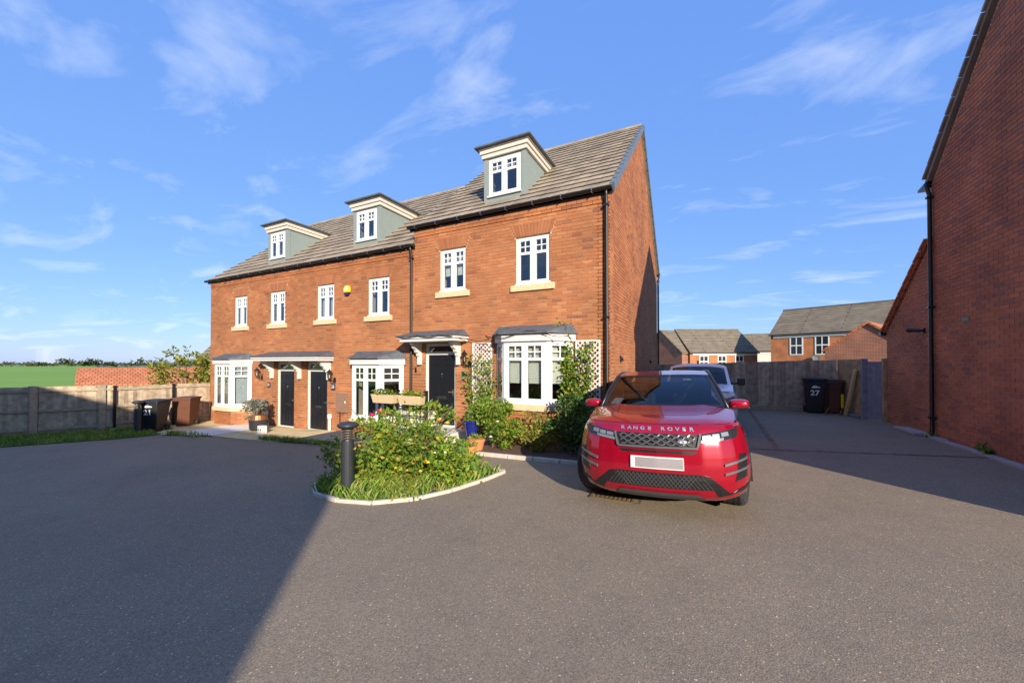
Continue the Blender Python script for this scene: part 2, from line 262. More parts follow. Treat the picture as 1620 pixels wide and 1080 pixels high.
# ------------------------------------------------------------------ the ground
def sheet(name, poly, material, dz, step=.6, flat=None):
    """a sheet that follows the fall of the ground inside a polygon"""
    bm = bmesh.new(); vs = [bm.verts.new((x, y, 0)) for x, y in poly]; bm.faces.new(vs)
    x0 = min(p[0] for p in poly); x1 = max(p[0] for p in poly)
    for gx in GX:
        if x0 < gx < x1: bmesh.ops.bisect_plane(bm, geom=bm.verts[:] + bm.edges[:] + bm.faces[:], plane_co=(gx, 0, 0), plane_no=(1, 0, 0))
    for v in bm.verts: v.co.z = (gz(v.co.x) if flat is None else flat) + dz
    me = bpy.data.meshes.new(name); bm.to_mesh(me); bm.free(); me.materials.append(MATS[material]); o = bpy.data.objects.new(name, me); COL.objects.link(o); return o
struct(sheet('ground', [(-30, -60), (400, -60), (400, 400), (-19.5, 400), (-19.5, 14), (-30, 4)], 'earth', -.02))
struct(sheet('driveway', [(-24, -30), (14, -30), (14, 17), (-1.72, 17), (-1.72, 6.32), (-3.85, 6.38), (-4.6, 6.9), (-7.6, 6.95), (-7.75, 6.12), (-10.6, 5.95), (-12.7, 5.87), (-14.5, 5.4), (-14.85, 4.6), (-16.2, 2.9), (-18.5, .4), (-24, -4)], 'asphalt', 0.0))
f = MB()
def fz(d): return float(np.interp(d, [0, 30, 120, 300, 480, 900], [-2.2, -1.9, -1.5, -.9, -1.2, -3]))
nx, ny = 30, 24
def fieldp(u, v):
    a = R(75 + 75 * u); d = 19 + (v ** 2.2) * 900; return (-math.sin(a) * d - 6, math.cos(a) * d * 1.0 + 6, fz(d))
f.grid(fieldp, nx, ny); struct(f.build('field', 'field', smooth=True))
far = MB(); far.quad((-3000, -3000, -3.2), (3000, -3000, -3.2), (3000, 4000, -3.2), (-3000, 4000, -3.2)); struct(far.build('terrain', 'earth'))
# rows of small setts marking the parking bays, laid in the tarmac
sm = MB()
def sett_row(p, q):
    p = Vector((*p, 0)); q = Vector((*q, 0)); n = int((q - p).length / .21); d = (q - p) / n; s_ = Vector((-d.y, d.x, 0)).normalized() * .05
    for i in range(n):
        a = p + d * i + d * .03; b = p + d * (i + 1) - d * .03; z = gz((a.x + b.x) / 2) + .004 + rng.uniform(0, .003)
        sm.add([(a - s_)[:2] + (z,) if False else (a.x - s_.x, a.y - s_.y, z), (b.x - s_.x, b.y - s_.y, z), (b.x + s_.x, b.y + s_.y, z), (a.x + s_.x, a.y + s_.y, z)], [(0, 1, 2, 3)])
sett_row((1.31, 15.0), (1.19, 8.5)); sett_row((-.2, 8.38), (4.12, 8.93))
struct(sm.build('parking_line', 'sett', normals=False))
# ------------------------------------------------------------------ brickwork
X0, Y0, LEN = -1.703, 7.771, 8.276
FRONT = ((0, Y0, 0), (1, 0, 0), (0, -1, 0), (0, 0, 1))          # a = world X, b = outward, c = world z
GABLE = ((X0, 0, 0), (0, 1, 0), (1, 0, 0), (0, 0, 1))          # a = world Y, b = outward (+X)
BRICK_ME = {}
def brick_mesh(m):
    if m not in BRICK_ME:
        q = MB().box(-.1075, .1075, -.02, .004, -.0325, .0325); o = q.build('brick', m, local=True); BRICK_ME[m] = o.data; o.data.use_fake_user = True; bpy.data.objects.remove(o)
    return BRICK_ME[m]
def lay(fr, a0, a1, z0, z1, holes=(), span=None, proud=None):
    """every brick of a wall face as (a_mid, length, z_mid, proud)"""
    out = []; k = 0
    while z0 + k * .075 + .07 <= z1:
        zb = z0 + k * .075; lo, hi = (a0, a1) if span is None else span(zb + .07)
        iv = [(lo, hi)]
        for (h0, h1, c0, c1) in holes:
            if c0 < zb + .06 and c1 > zb + .012:
                nv = []
                for (p, q) in iv:
                    if h1 <= p or h0 >= q: nv.append((p, q)); continue
                    if h0 > p: nv.append((p, h0))
                    if h1 < q: nv.append((h1, q))
                iv = nv
        for (p, q) in iv:
            st = math.floor((p - a0) / .225) - 1
            while True:
                s_ = a0 + st * .225 + (.1125 if k % 2 else 0); e = s_ + .215; st += 1
                if s_ >= q: break
                c, d = max(s_, p), min(e, q)
                if d - c > .012: out.append(((c + d) / 2, d - c, zb + .0375, proud(zb) if proud else 0))
        k += 1
    return out
def brickwork(parts, n_ind, material, ok=lambda p: True):
    """parts: list of (parent, frame, bricks). The n_ind that show largest become objects, the rest one joined part per wall."""
    cand = []
    for pi, (par, fr, bl) in enumerate(parts):
        O, U, V, W = fr
        for bi, (a, ln, z, pr) in enumerate(bl):
            if ln < .2149 or pr: continue
            p = (O[0] + a*U[0], O[1] + a*U[1], z); u, v, d = proj(p)
            if not (5 < u < 1615 and 5 < v < 1075) or not ok(p): continue
            n_ = Vector(V); dv_ = (Vector(CAM) - Vector(p)); cs = dv_.normalized().dot(n_); cand.append((-cs / dv_.length_squared, pi, bi))
    cand.sort(); chosen = {(pi, bi) for _, pi, bi in cand[:n_ind]}
    me = brick_mesh(material)
    for pi, (par, fr, bl) in enumerate(parts):
        O, U, V, W = fr; m = MB(fr); off = wloc(par); rot = math.atan2(U[1], U[0])
        flip = (Vector(U).cross(Vector(W))).dot(Vector(V)) < 0
        for bi, (a, ln, z, pr) in enumerate(bl):
            j = rng.uniform(-.0012, .0012)
            if (pi, bi) in chosen:
                o = inst('brick', me, par, Vector((O[0] + a*U[0] + V[0]*j, O[1] + a*U[1] + V[1]*j, z)) - off, (0, 0, rot if not flip else rot + math.pi))
                o.scale = (1, -1 if False else 1, 1); o.rotation_euler[2] = math.atan2(V[1], V[0]) - math.pi / 2
            else: m.box(a - ln/2, a + ln/2, -.02, .004 + j + pr, z - .0325, z + .0325)
        if m.f: m.build('brickwork', material, par, kind='stuff')
def cells(m, a0, a1, c0, c1, holes, b0, b1):
    xs = sorted({a0, a1, *[h for H in holes for h in H[:2] if a0 < h < a1]}); zs = sorted({c0, c1, *[h for H in holes for h in H[2:4] if c0 < h < c1]})
    for i in range(len(xs)-1):
        for j in range(len(zs)-1):
            mx_, mz_ = (xs[i] + xs[i+1])/2, (zs[j] + zs[j+1])/2
            if any(H[0] < mx_ < H[1] and H[2] < mz_ < H[3] for H in holes): continue
            m.box(xs[i], xs[i+1], b0, b1, zs[j], zs[j+1])
# ------------------------------------------------------------------ windows, doors
def casement(par, fr, a0, a1, c0, c1, b, blind=None, bars=True, split=.33, edge=.052):
    """one light: small four-pane top and a tall pane below, in its own sash"""
    m = MB(fr); t = c1 - (c1 - c0) * split; e = edge
    m.box(a0, a1, b - .05, b, c0, c0 + e); m.box(a0, a1, b - .05, b, c1 - e, c1); m.box(a0, a0 + e, b - .05, b, c0 + e, c1 - e); m.box(a1 - e, a1, b - .05, b, c0 + e, c1 - e)
    m.box(a0 + e, a1 - e, b - .048, b - .002, t - .03, t + .03)
    if bars:
        mid = (a0 + a1) / 2; zm = (t + .03 + c1 - e) / 2
        m.box(mid - .011, mid + .011, b - .032, b - .010, t + .03, c1 - e); m.box(a0 + e, a1 - e, b - .030, b - .012, zm - .011, zm + .011)
    s_ = m.build('sash', 'upvc', par)
    for (p, q) in ((c0 + e, t - .03), (t + .03, c1 - e)):
        g = MB(fr); g.box(a0 + e, a1 - e, b - .024, b - .018, p, q); g.build('pane', 'glass', par)
    if blind:
        g = MB(fr); g.box(a0 + e*.6, a1 - e*.6, b - .12, b - .11, c1 - (c1 - c0) * blind[0], c1 - .02)
        n_ = int(blind[0] * 4)
        for k in range(1, n_ + 1): z = c1 - (c1 - c0) * blind[0] * k / (n_ + .3); g.box(a0 + e*.6, a1 - e*.6, b - .108, b - .104, z, z + .008)
        g.build('blind', blind[1], par)
def window(house, fr, a0, a1, c0, c1, b=-.045, blind=None, sill=True, label=None):
    m = MB(fr); e = .045
    m.box(a0, a1, b - .06, b, c0, c0 + e); m.box(a0, a1, b - .06, b, c1 - e, c1); m.box(a0, a0 + e, b - .06, b, c0 + e, c1 - e); m.box(a1 - e, a1, b - .06, b, c0 + e, c1 - e)
    mid = (a0 + a1) / 2; m.box(mid - .022, mid + .022, b - .06, b - .001, c0 + e, c1 - e); m.box(a0 - .02, a1 + .02, b, b + .05, c0 - .01, c0 + .028)
    w = m.build('window', 'upvc', house)
    casement(w, fr, a0 + e, mid - .022, c0 + e, c1 - e, b + .012, blind); casement(w, fr, mid + .022, a1 - e, c0 + e, c1 - e, b + .012, blind)
    if sill:
        m = MB(fr); m.box(a0 - .11, a1 + .11, -.10, .055, c0 - .15, c0 - .012); m.build('sill', 'sill_stone', house, bevel=.006)
    return w
def arch(house, fr, a0, a1, c1):
    m = MB(fr); n = max(8, int((a1 - a0 + .2) / .075)); w = a1 - a0; sp = .14
    for i in range(n):
        t0, t1 = i / n, (i + 1) / n; g = .05
        p0 = a0 - .02 + (w + .04) * (t0 + g / n); p1 = a0 - .02 + (w + .04) * (t1 - g / n); q0 = a0 - sp + (w + 2*sp) * (t0 + g / n); q1 = a0 - sp + (w + 2*sp) * (t1 - g / n)
        m.prism([(p0, .006, c1 + .006), (p1, .006, c1 + .006), (q1, .006, c1 + .292), (q0, .006, c1 + .292)], (0, -.03, 0))
    m.build('window_arch', 'brick_arch', house)
def door(house, fr, a0, a1, c0, ctop, hinge_left=True, transom=.22):
    """six-panel door with letter plate, frame and a glazed strip above"""
    e = .06; m = MB(fr); b = -.05
    m.box(a0, a0 + e, b - .07, b, c0, ctop); m.box(a1 - e, a1, b - .07, b, c0, ctop); m.box(a0 + e, a1 - e, b - .07, b, ctop - e, ctop); m.box(a0 + e, a1 - e, b - .07, b - .002, ctop - transom - e, ctop - transom + .02)
    m.box(a0 + e, a1 - e, b - .07, b + .02, c0, c0 + .035); dd = m.build('door', 'upvc', house)
    L, Rr, z0, z1 = a0 + e + .004, a1 - e - .004, c0 + .04, ctop - transom - e - .004
    m = MB(fr); m.box(L, Rr, b - .055, b - .016, z0, z1); w = Rr - L; h = z1 - z0
    for (u0, u1, w0, w1) in ((.13, .44, .05, .32), (.56, .87, .05, .32), (.13, .44, .43, .78), (.56, .87, .43, .78), (.13, .44, .85, .94), (.56, .87, .85, .94)):
        p, q, r_, s_ = L + w*u0, L + w*u1, z0 + h*w0, z0 + h*w1
        for (x0_, x1_, y0_, y1_) in ((p, q, r_, r_ + .014), (p, q, s_ - .014, s_), (p, p + .014, r_ + .014, s_ - .014), (q - .014, q, r_ + .014, s_ - .014)): m.box(x0_, x1_, b - .0162, b - .006, y0_, y1_)
        m.box(p + .035, q - .035, b - .0161, b - .008, r_ + .035, s_ - .035)
    m.build('door_leaf', 'door_black', dd, bevel=.003)
    m = MB(fr); m.box(a0 + e, a1 - e, b - .045, b - .040, ctop - transom + .02, ctop - e); m.build('transom_pane', 'glass', dd)
    m = MB(fr); m.box(L + w*.33, L + w*.67, b - .0155, b + .002, z0 + h*.365, z0 + h*.405); m.box(L + w*.36, L + w*.64, b - .0155, b + .006, z0 + h*.374, z0 + h*.396); m.build('letter_plate', 'chrome', dd)
    hx = Rr - .05 if hinge_left else L + .05; s_ = -1 if hinge_left else 1
    m = MB(fr); m.box(hx - .016, hx + .016, b - .0155, b - .004, z0 + h*.40, z0 + h*.51); m.box(min(hx, hx + s_*.11), max(hx, hx + s_*.11), b + .025, b + .040, z0 + h*.462, z0 + h*.480); m.box(hx - .008, hx + .008, b - .004, b + .03, z0 + h*.463, z0 + h*.479); m.build('handle', 'chrome', dd)
    m = MB(fr); m.tube([((L + Rr)/2, b - .016, z0 + h*.72), ((L + Rr)/2, b - .003, z0 + h*.72)], .02, 10); m.box((L + Rr)/2 - .008, (L + Rr)/2 + .008, b - .0158, b - .004, z0 + h*.68, z0 + h*.72); m.build('knocker', 'chrome', dd)
    return dd
def canopy(house, fr, a0, a1, z, proj_=.62, brackets=()):
    """flat door hood: moulded white fascia, lead sheet sloping to the wall, shaped brackets"""
    m = MB(fr); m.box(a0, a1, 0.006, proj_, z, z + .07); m.box(a0 - .035, a1 + .035, 0.006, proj_ + .035, z + .07, z + .125); c = m.build('door_canopy', 'white_paint', house, bevel=.008)
    m = MB(fr); A0, A1, p = a0 - .06, a1 + .06, proj_ + .06
    m.add([(A0, p, z + .125), (A1, p, z + .125), (A1, p, z + .15), (A0, p, z + .15), (A0 + .16, .008, z + .30), (A1 - .16, .008, z + .30), (A0, .008, z + .125), (A1, .008, z + .125)], [(0, 1, 2, 3), (3, 2, 5, 4), (0, 3, 4, 6), (1, 7, 5, 2), (0, 6, 7, 1), (6, 4, 5, 7)]); m.build('lead_cover', 'lead', c)
    for a in brackets:
        pr = [(0.006, z), (.40, z), (.40, z - .05), (.34, z - .07), (.30, z - .14), (.22, z - .20), (.20, z - .25), (.15, z - .27), (.13, z - .34), (.10, z - .36), (.10, z - .56), (.006, z - .56)]
        m = MB(fr); m.prism([(a - .045, q, w) for q, w in pr], (.09, 0, 0)); m.build('bracket', 'white_paint', c, bevel=.004)
def bay(house, ac, z0, zs, zt, ground, blind=None):
    """canted bay: brick plinth, stone sill, two lights in front and one on each cant, white fascia, lead roof"""
    hw, cw, p = .50, .42, .45
    pts = [(ac - hw - cw, 0), (ac - hw, p), (ac + hw, p), (ac + hw + cw, 0)]
    root = MB(FRONT); root.prism([(a, b - .03 if b else .0, ground - .1) for a, b in pts], (0, 0, zs - .13 - ground + .1)); bw = root.build('bay_window', 'mortar', house)
    frs = []
    for i in range(3):
        A, B = Vector((pts[i][0], Y0 - pts[i][1], 0)), Vector((pts[i+1][0], Y0 - pts[i+1][1], 0)); U = (B - A).normalized(); V = Vector((U.y, -U.x, 0)); frs.append(((A.x, A.y, 0), tuple(U), tuple(V), (0, 0, 1), (B - A).length))
    m = MB()
    for fr in frs:
        q = MB(fr[:4]); 
        for (a, ln, z, pr) in lay(fr, 0, fr[4], ground - .075, zs - .13): q.box(a - ln/2, a + ln/2, -.02, .004, z - .0325, z + .0325)
        k = len(m.v); m.v += q.v; m.f += [tuple(i + k for i in f_) for f_ in q.f]; m.r += q.r
    m.build('plinth_brick', 'brick', bw, kind='stuff')
    def ring(o, z, h): return [(ac - hw - cw - o*.9, 0.008), (ac - hw - o*.5, p + o), (ac + hw + o*.5, p + o), (ac + hw + cw + o*.9, 0.008)]
    m = MB(FRONT); m.prism([(a, b, zs - .13) for a, b in ring(.07, 0, 0)], (0, 0, .13)); m.build('sill', 'sill_stone', bw, bevel=.006)
    fm = MB(); 
    for i, fr in enumerate(frs):
        W = fr[4]; q = MB(fr[:4]); lights = 2 if i == 1 else 1; e = .075
        q.box(0, W, -.08, .02, zs, zs + .075); q.box(0, W, -.08, .0, zt - .05, zt); q.box(0, e, -.079, .001, zs + .075, zt - .05); q.box(W - e, W, -.079, .001, zs + .075, zt - .05)
        if lights == 2: q.box(W/2 - .025, W/2 + .025, -.078, .0, zs + .075, zt - .05)
        k = len(fm.v); fm.v += q.v; fm.f += [tuple(j + k for j in f_) for f_ in q.f]; fm.r += q.r
    fo = fm.build('frame', 'upvc', bw)
    for i, fr in enumerate(frs):
        W = fr[4]; e = .075
        for (a, b) in ([(e, W/2 - .025), (W/2 + .025, W - e)] if i == 1 else [(e, W - e)]): casement(bw, fr[:4], a, b, zs + .075, zt - .05, .006, blind, split=.27, edge=.045)
    m = MB(FRONT); m.prism([(a, b, zt) for a, b in ring(.06, 0, 0)], (0, 0, .16)); m.build('fascia', 'white_paint', bw, bevel=.01)
    lo = ring(.13, 0, 0); hi = [(ac - hw - cw + .06, .008), (ac - hw + .1, .12), (ac + hw - .1, .12), (ac + hw + cw - .06, .008)]
    m = MB(FRONT); z = zt + .16
    m.add([(a, b, z) for a, b in lo] + [(a, b, z + .03) for a, b in lo] + [(a, b, z + .21) for a, b in hi], [(0, 1, 5, 4), (1, 2, 6, 5), (2, 3, 7, 6), (4, 5, 9, 8), (5, 6, 10, 9), (6, 7, 11, 10), (8, 9, 10, 11), (3, 2, 1, 0), (0, 4, 8, 11, 7, 3)]); m.build('lead_roof', 'lead', bw)
    m = MB(FRONT); m.quad((ac - hw - cw, -.02, zs), (ac + hw + cw, -.02, zs), (ac + hw + cw, -.9, zs), (ac - hw - cw, -.9, zs)); m.build('window_board', 'room', bw)
def dormer(house, x0, x1, yf, zb, ztop, slope_at):
    """flat-roofed dormer: clad face and cheeks, white stepped cornice, lead roof"""
    m = MB(); yb = yf + 2.1
    e = .13
    m.box(x0, x1, yf, yf + .1, zb - .15, zb + .14); m.box(x0, x0 + e, yf, yf + .1, zb + .14, ztop); m.box(x1 - e, x1, yf, yf + .1, zb + .14, ztop); m.box(x0 + e, x1 - e, yf, yf + .1, ztop - .05, ztop)
    m.box(x0, x0 + .06, yf + .1, yb, zb - .15, ztop); m.box(x1 - .06, x1, yf + .1, yb, zb - .15, ztop)
    m.box(x0 - .012, x0 + .09, yf - .012, yf + .09, zb - .12, ztop - .002); m.box(x1 - .09, x1 + .012, yf - .012, yf + .09, zb - .12, ztop - .002)
    d = m.build('dormer', 'dormer_clad', house)
    fr = ((0, yf, 0), (1, 0, 0), (0, -1, 0), (0, 0, 1)); a0, a1, c0, c1 = x0 + e, x1 - e, zb + .14, ztop - .05
    q = MB(fr); b = .01; ed = .045; mid = (a0 + a1)/2
    q.box(a0, a1, b - .06, b, c0, c0 + ed); q.box(a0, a1, b - .06, b, c1 - ed, c1); q.box(a0, a0 + ed, b - .06, b, c0 + ed, c1 - ed); q.box(a1 - ed, a1, b - .06, b, c0 + ed, c1 - ed); q.box(mid - .02, mid + .02, b - .06, b - .001, c0 + ed, c1 - ed); q.box(a0 - .03, a1 + .03, b, b + .04, c0 - .01, c0 + .025)
    q.build('window_frame', 'upvc', d)
    casement(d, fr, a0 + ed, mid - .02, c0 + ed, c1 - ed, b + .012, (.25, 'curtain')); casement(d, fr, mid + .02, a1 - ed, c0 + ed, c1 - ed, b + .012, (.25, 'curtain'))
    q = MB(); z = ztop
    for (o, h0, h1) in ((.06, 0, .10), (.095, .10, .20), (.125, .20, .23)): q.box(x0 - o, x1 + o, yf - o, yb + .2, z + h0, z + h1 - .001)
    q.build('cornice', 'cream_paint', d, bevel=.008)
    q = MB(); q.box(x0 - .20, x1 + .20, yf - .20, yb + .5, z + .23, z + .275); q.build('lead_roof', 'lead', d, bevel=.01)
TILE_ME = None
def roof(house, x0, x1, ye, ze, yr, zr, skip, verge_right=None, verge_left=None, name='roof'):
    """both slopes as a deck, every tile of the front slope an object of its own, ridge caps"""
    global TILE_ME
    m = MB(); t = .10; yb = 2 * yr - ye
    yi = ye + .14; zi = ze + .14 * (zr - ze) / (yr - ye); m.prism([(x0, yi, zi - .02), (x0, yr, zr - .02), (x0, yb, ze - .02), (x0, yb, ze - t - .05), (x0, yr, zr - t - .05), (x0, yi, zi - t - .05)], (x1 - x0, 0, 0)); ro = m.build(name, 'tile', house)
    sl_ = math.hypot(yr - ye, zr - ze); ang = math.atan2(zr - ze, yr - ye); rows = int(sl_ / .32); g = sl_ / rows; cols = max(1, round((x1 - x0) / .33)); cw = (x1 - x0) / cols
    if TILE_ME is None:
        q = MB(); q.add([(-.1635, .015, -.006), (.1635, .015, -.006), (.1635, .36, -.004), (-.1635, .36, -.004), (-.1635, -.03, .044), (-.10, -.03, .047), (.10, -.03, .047), (.1635, -.03, .042), (.1635, .36, .010), (.10, .36, .014), (-.10, .36, .014), (-.1635, .36, .010)],
            [(0, 1, 7, 6, 5, 4), (4, 5, 10, 11), (5, 6, 9, 10), (6, 7, 8, 9), (0, 4, 11, 3), (1, 2, 8, 7), (2, 3, 11, 10, 9, 8)]); o = q.build('tile', 'tile', local=True); TILE_ME = o.data; TILE_ME.use_fake_user = True; bpy.data.objects.remove(o)
    off = wloc(ro)
    for r_ in range(rows):
        for c in range(cols):
            xm = x0 + (c + .5) * cw; y = ye + math.cos(ang) * g * r_; z = ze + math.sin(ang) * g * r_
            if any(s0 - .02 < xm < s1 + .02 and s2 < y + .12 < s3 for (s0, s1, s2, s3) in skip): continue
            inst('tile', TILE_ME, ro, Vector((xm, y, z)) - off, (ang + rng.uniform(-.006, .006), rng.uniform(-.004, .004), 0), (cw / .33, 1, 1))
    n = max(2, round((x1 - x0) / .45))
    for i in range(n):
        q = MB(); a = x0 + (x1 - x0) * i / n; b = x0 + (x1 - x0) * (i + 1) / n - .006; prof = [(-.13, -.07), (-.10, -.0), (-.05, .045), (0, .06), (.05, .045), (.10, 0), (.13, -.07)]
        q.prism([(a, yr + p, zr + .02 + h) for p, h in prof], (b - a, 0, 0)); q.build('ridge_tile', 'tile', ro)
    for xv, sg in ((verge_right, 1), (verge_left, -1)):
        if xv is None: continue
        for r_ in range(rows):
            for side in (0, 1):
                y = ye + math.cos(ang) * g * (r_ + .5); z = ze + math.sin(ang) * g * (r_ + .5); aa = ang
                if side: y = 2 * yr - y; aa = -ang
                q = MB(); d = Vector((0, math.cos(aa), math.sin(aa))) * g * .49; n_ = Vector((0, -math.sin(aa), math.cos(aa))); up = 1 if side == 0 else -1
                c = Vector((xv + sg * .01, y, z)); tl = n_ * (.014 * (-up))
                q.beam(c - d + tl * up * -1 + n_ * -.02, c + d * 1.08 + n_ * -.035, .09, .15, up=tuple(n_)); q.build('verge_cap', 'verge', ro)
    return ro
def gutter(house, x0, x1, y, z, n):
    m = MB(); pr = [(.06 * math.cos(a), .06 * math.sin(a)) for a in [math.pi + math.pi * k / 8 for k in range(9)]]; inner = [(p * .9, q * .9) for p, q in pr[::-1]]
    m.prism([(x0, y + p, z + q) for p, q in pr + inner], (x1 - x0, 0, 0)); m.box(x0 - .002, x0 + .004, y - .06, y + .06, z - .055, z); m.box(x1 - .004, x1 + .002, y - .06, y + .06, z - .055, z)
    m.box(x0, x1, y + .065, y + .10, z - .10, z + .02); g = m.build('gutter', 'gutter_black', house)
    for i in range(n):
        x = x0 + (x1 - x0) * (i + .4) / n; q = MB(); q.box(x - .011, x + .011, y - .068, y - .058, z - .04, z + .012); q.box(x - .011, x + .011, y - .066, y + .062, z - .07, z - .058); q.build('gutter_bracket', 'steel', g)
def downpipe(house, x, y, z0, z1, dirn=(0, -1), hopper=False):
    m = MB(); dx, dy = dirn; px, py = x + dx * .06, y + dy * .06
    m.tube([(px + dx*.05, py + dy*.05, z1), (px + dx*.04, py + dy*.04, z1 - .08), (px, py, z1 - .25), (px, py, z0 + .12), (px + dx*.03, py + dy*.03, z0 + .03), (px + dx*.09, py + dy*.09, z0)], .035, 10)
    p = m.build('downpipe', 'gutter_black', house, smooth=True); k = max(2, int((z1 - z0) / 1.6))
    for i in range(k):
        z = z0 + .4 + (z1 - z0 - .7) * i / (k - 1); q = MB(); q.box(px - .052, px + .052, py - .04, py + .04, z - .02, z + .02); q.build('pipe_clip', 'gutter_black', p)
ZT, ZE, ZR = 0.10, 5.131, 8.717        # tall house: threshold, gutter line, ridge
ZEL, ZRL = 4.675, 8.16                # the lower pair
YR = Y0 + LEN / 2
tall = thing('end_terrace_house', 'taller end house of the brick terrace, with white trellis beside its bay window', 'house', (-4.2, 11.9, -.1))
h23 = thing('terraced_house', 'brick house with yellow alarm box and black door numbered 23', 'house', (-9.2, 11.9, -.35))
h21 = thing('terraced_house', 'far brick house of the terrace, ending at the timber fence', 'house', (-14.2, 11.9, -.5))
P0, P1, P2, P3 = X0, -6.78, -11.55, -16.68
# openings in the front wall: a0, a1, c0, c1
T_W = [(-5.96, -5.18, 3.42, 4.48), (-3.83, -3.0, 3.40, 4.48)]; T_D = (-6.42, -5.48, .06, 2.13)
W23 = [(-10.62, -9.86, 2.95, 4.01), (-8.46, -7.66, 2.95, 4.01)]; D23 = (-11.07, -10.14, -.43, 1.66)
W21 = [(-15.09, -14.32, 2.93, 4.0), (-12.99, -12.2, 2.93, 4.0)]; D21 = (-12.58, -11.70, -.43, 1.66)
BAYH = lambda ac, zs, zt: (ac - .80, ac + .80, zs + .02, zt - .02)
T_BAY, B23, B21 = (-3.40, .78, 2.10), (-8.06, .14, 1.60), (-14.93, .12, 1.60)
def front_wall(house, xa, xb, zlo, zhi, holes):
    m = MB(FRONT); cells(m, xa, xb, zlo - .25, zhi + .06, holes, -.28, -.006); return m.build('front_wall', 'mortar', house)
band = lambda top: (lambda z: .018 if z > top - .24 else 0.0)
holes_t = T_W + [T_D, BAYH(*T_BAY)]; holes_23 = W23 + [D23, BAYH(*B23)]; holes_21 = W21 + [D21, BAYH(*B21)]
arch_h = lambda ws: [(a0 - .02 - .12 * (k + .5) / 4, a1 + .02 + .12 * (k + .5) / 4, c1 + .0715 * k, c1 + .0715 * (k + 1)) for a0, a1, c0, c1 in ws for k in range(4)]
fw_t = front_wall(tall, P1, P0, -.12, ZE - .05, holes_t); fw_23 = front_wall(h23, P2, P1, -.30, ZEL - .05, holes_23); fw_21 = front_wall(h21, P3, P2, -.45, ZEL - .05, holes_21)
# gable wall of the tall house, a solid leaf carrying its own bricks
gslope = (ZR - ZE) / (LEN / 2 + .08); GTOP = ZR - .12
gm = MB(GABLE); gm.prism([(Y0 + .006, -.006, -.3), (Y0 + LEN, -.006, -.3), (Y0 + LEN, -.006, ZE - .06), (YR, -.006, GTOP), (Y0 + .006, -.006, ZE - .06)], (0, -.28, 0)); gw = gm.build('gable_wall', 'mortar', tall)
def gspan(z):
    if z < ZE - .06: return (Y0 + .0, Y0 + LEN)
    k = (z - (ZE - .06)) / (GTOP - ZE + .06) * LEN / 2; return (Y0 + k, Y0 + LEN - k)
bl_f = lay(FRONT, P1, P0, -.195, ZE - .03, holes_t + arch_h(T_W), proud=band(ZE)); bl_g = lay(GABLE, Y0, Y0 + LEN, -.27, GTOP, span=gspan)
brickwork([(fw_t, FRONT, bl_f), (gw, GABLE, bl_g)], 300, 'brick', ok=lambda p: p[2] > 2.45 and p[2] < 4.85)
brickwork([(fw_23, FRONT, lay(FRONT, P2, P1 - .01, -.42, ZEL - .03, holes_23 + arch_h(W23), proud=band(ZEL)))], 0, 'brick')
brickwork([(fw_21, FRONT, lay(FRONT, P3, P2 - .01, -.57, ZEL - .03, holes_21 + arch_h(W21), proud=band(ZEL)))], 0, 'brick')
for h, ws, bl_ in ((tall, T_W, ((.62, 'blind'), (.05, 'curtain'))), (h23, W23, ((.95, 'curtain'), None)), (h21, W21, ((.95, 'blind'), (.45, 'blind')))):
    for w, b in zip(ws, bl_): window(h, FRONT, *w, blind=b); arch(h, FRONT, w[0], w[1], w[3])
door(tall, FRONT, T_D[0], T_D[1], T_D[2], T_D[3]); door(h23, FRONT, *D23[:3], D23[3]); door(h21, FRONT, *D21[:3], D21[3])
bay(tall, T_BAY[0], 0, T_BAY[1], T_BAY[2], -.05, ('x', 'x') and (.70, 'blind')); bay(h23, B23[0], 0, B23[1], B23[2], -.32); bay(h21, B21[0], 0, B21[1], B21[2], -.5, (.98, 'curtain'))
canopy(tall, FRONT, -6.78, -5.12, 2.16, .55, (-6.56, -5.36)); canopy(h23, FRONT, -13.02, -9.86, 1.70, .55, (-12.80, -11.38, -10.02))
for h, x0, x1, zlo in ((tall, P1, P0, -.3), (h23, P2, P1, -.5), (h21, P3, P2, -.7)):
    e = ZE if h is tall else ZEL; yb = Y0 + LEN; zr_ = (ZR if h is tall else ZRL) - .15
    m = MB(); m.box(x0 + .01, x1 - .29, yb - .28, yb, zlo, e - .1); m.build('rear_wall', 'far_brick', h)
    m = MB(); m.prism([(x0, Y0 + .29, zlo), (x0, yb - .29, zlo), (x0, yb - .29, e - .12), (x0, YR, zr_ - .25), (x0, Y0 + .29, e - .12)], (.14, 0, 0)); m.build('party_wall', 'far_brick', h)
    m = MB(); m.box(x0 + .15, x1 - .3, Y0 + .3, yb - .3, zlo, T_D[2] - .05 if h is tall else -.5); m.box(x0 + .15, x1 - .3, Y0 + .6, yb - .3, 2.55 if h is tall else 2.1, 2.7 if h is tall else 2.25); m.build('floor', 'room', h)
dm = [(-4.93, -3.80, 8.24, 5.62, 6.74), (-9.58, -8.50, 8.24, 5.16, 6.26), (-13.85, -12.79, 8.22, 5.14, 6.24)]
sk = [(d[0], d[1], d[2] - .12, d[2] + 1.45) for d in dm]
roof(tall, P1 - .02, P0 + .05, Y0 - .08, ZE + .05, YR, ZR, [sk[0]], verge_right=P0 + .05)
roof(h23, P2, P1 - .06, Y0 - .08, ZEL + .05, YR, ZRL, [sk[1]]); roof(h21, P3 - .04, P2, Y0 - .08, ZEL + .05, YR, ZRL, [sk[2]])
for h, d in zip((tall, h23, h21), dm): dormer(h, *d, None)
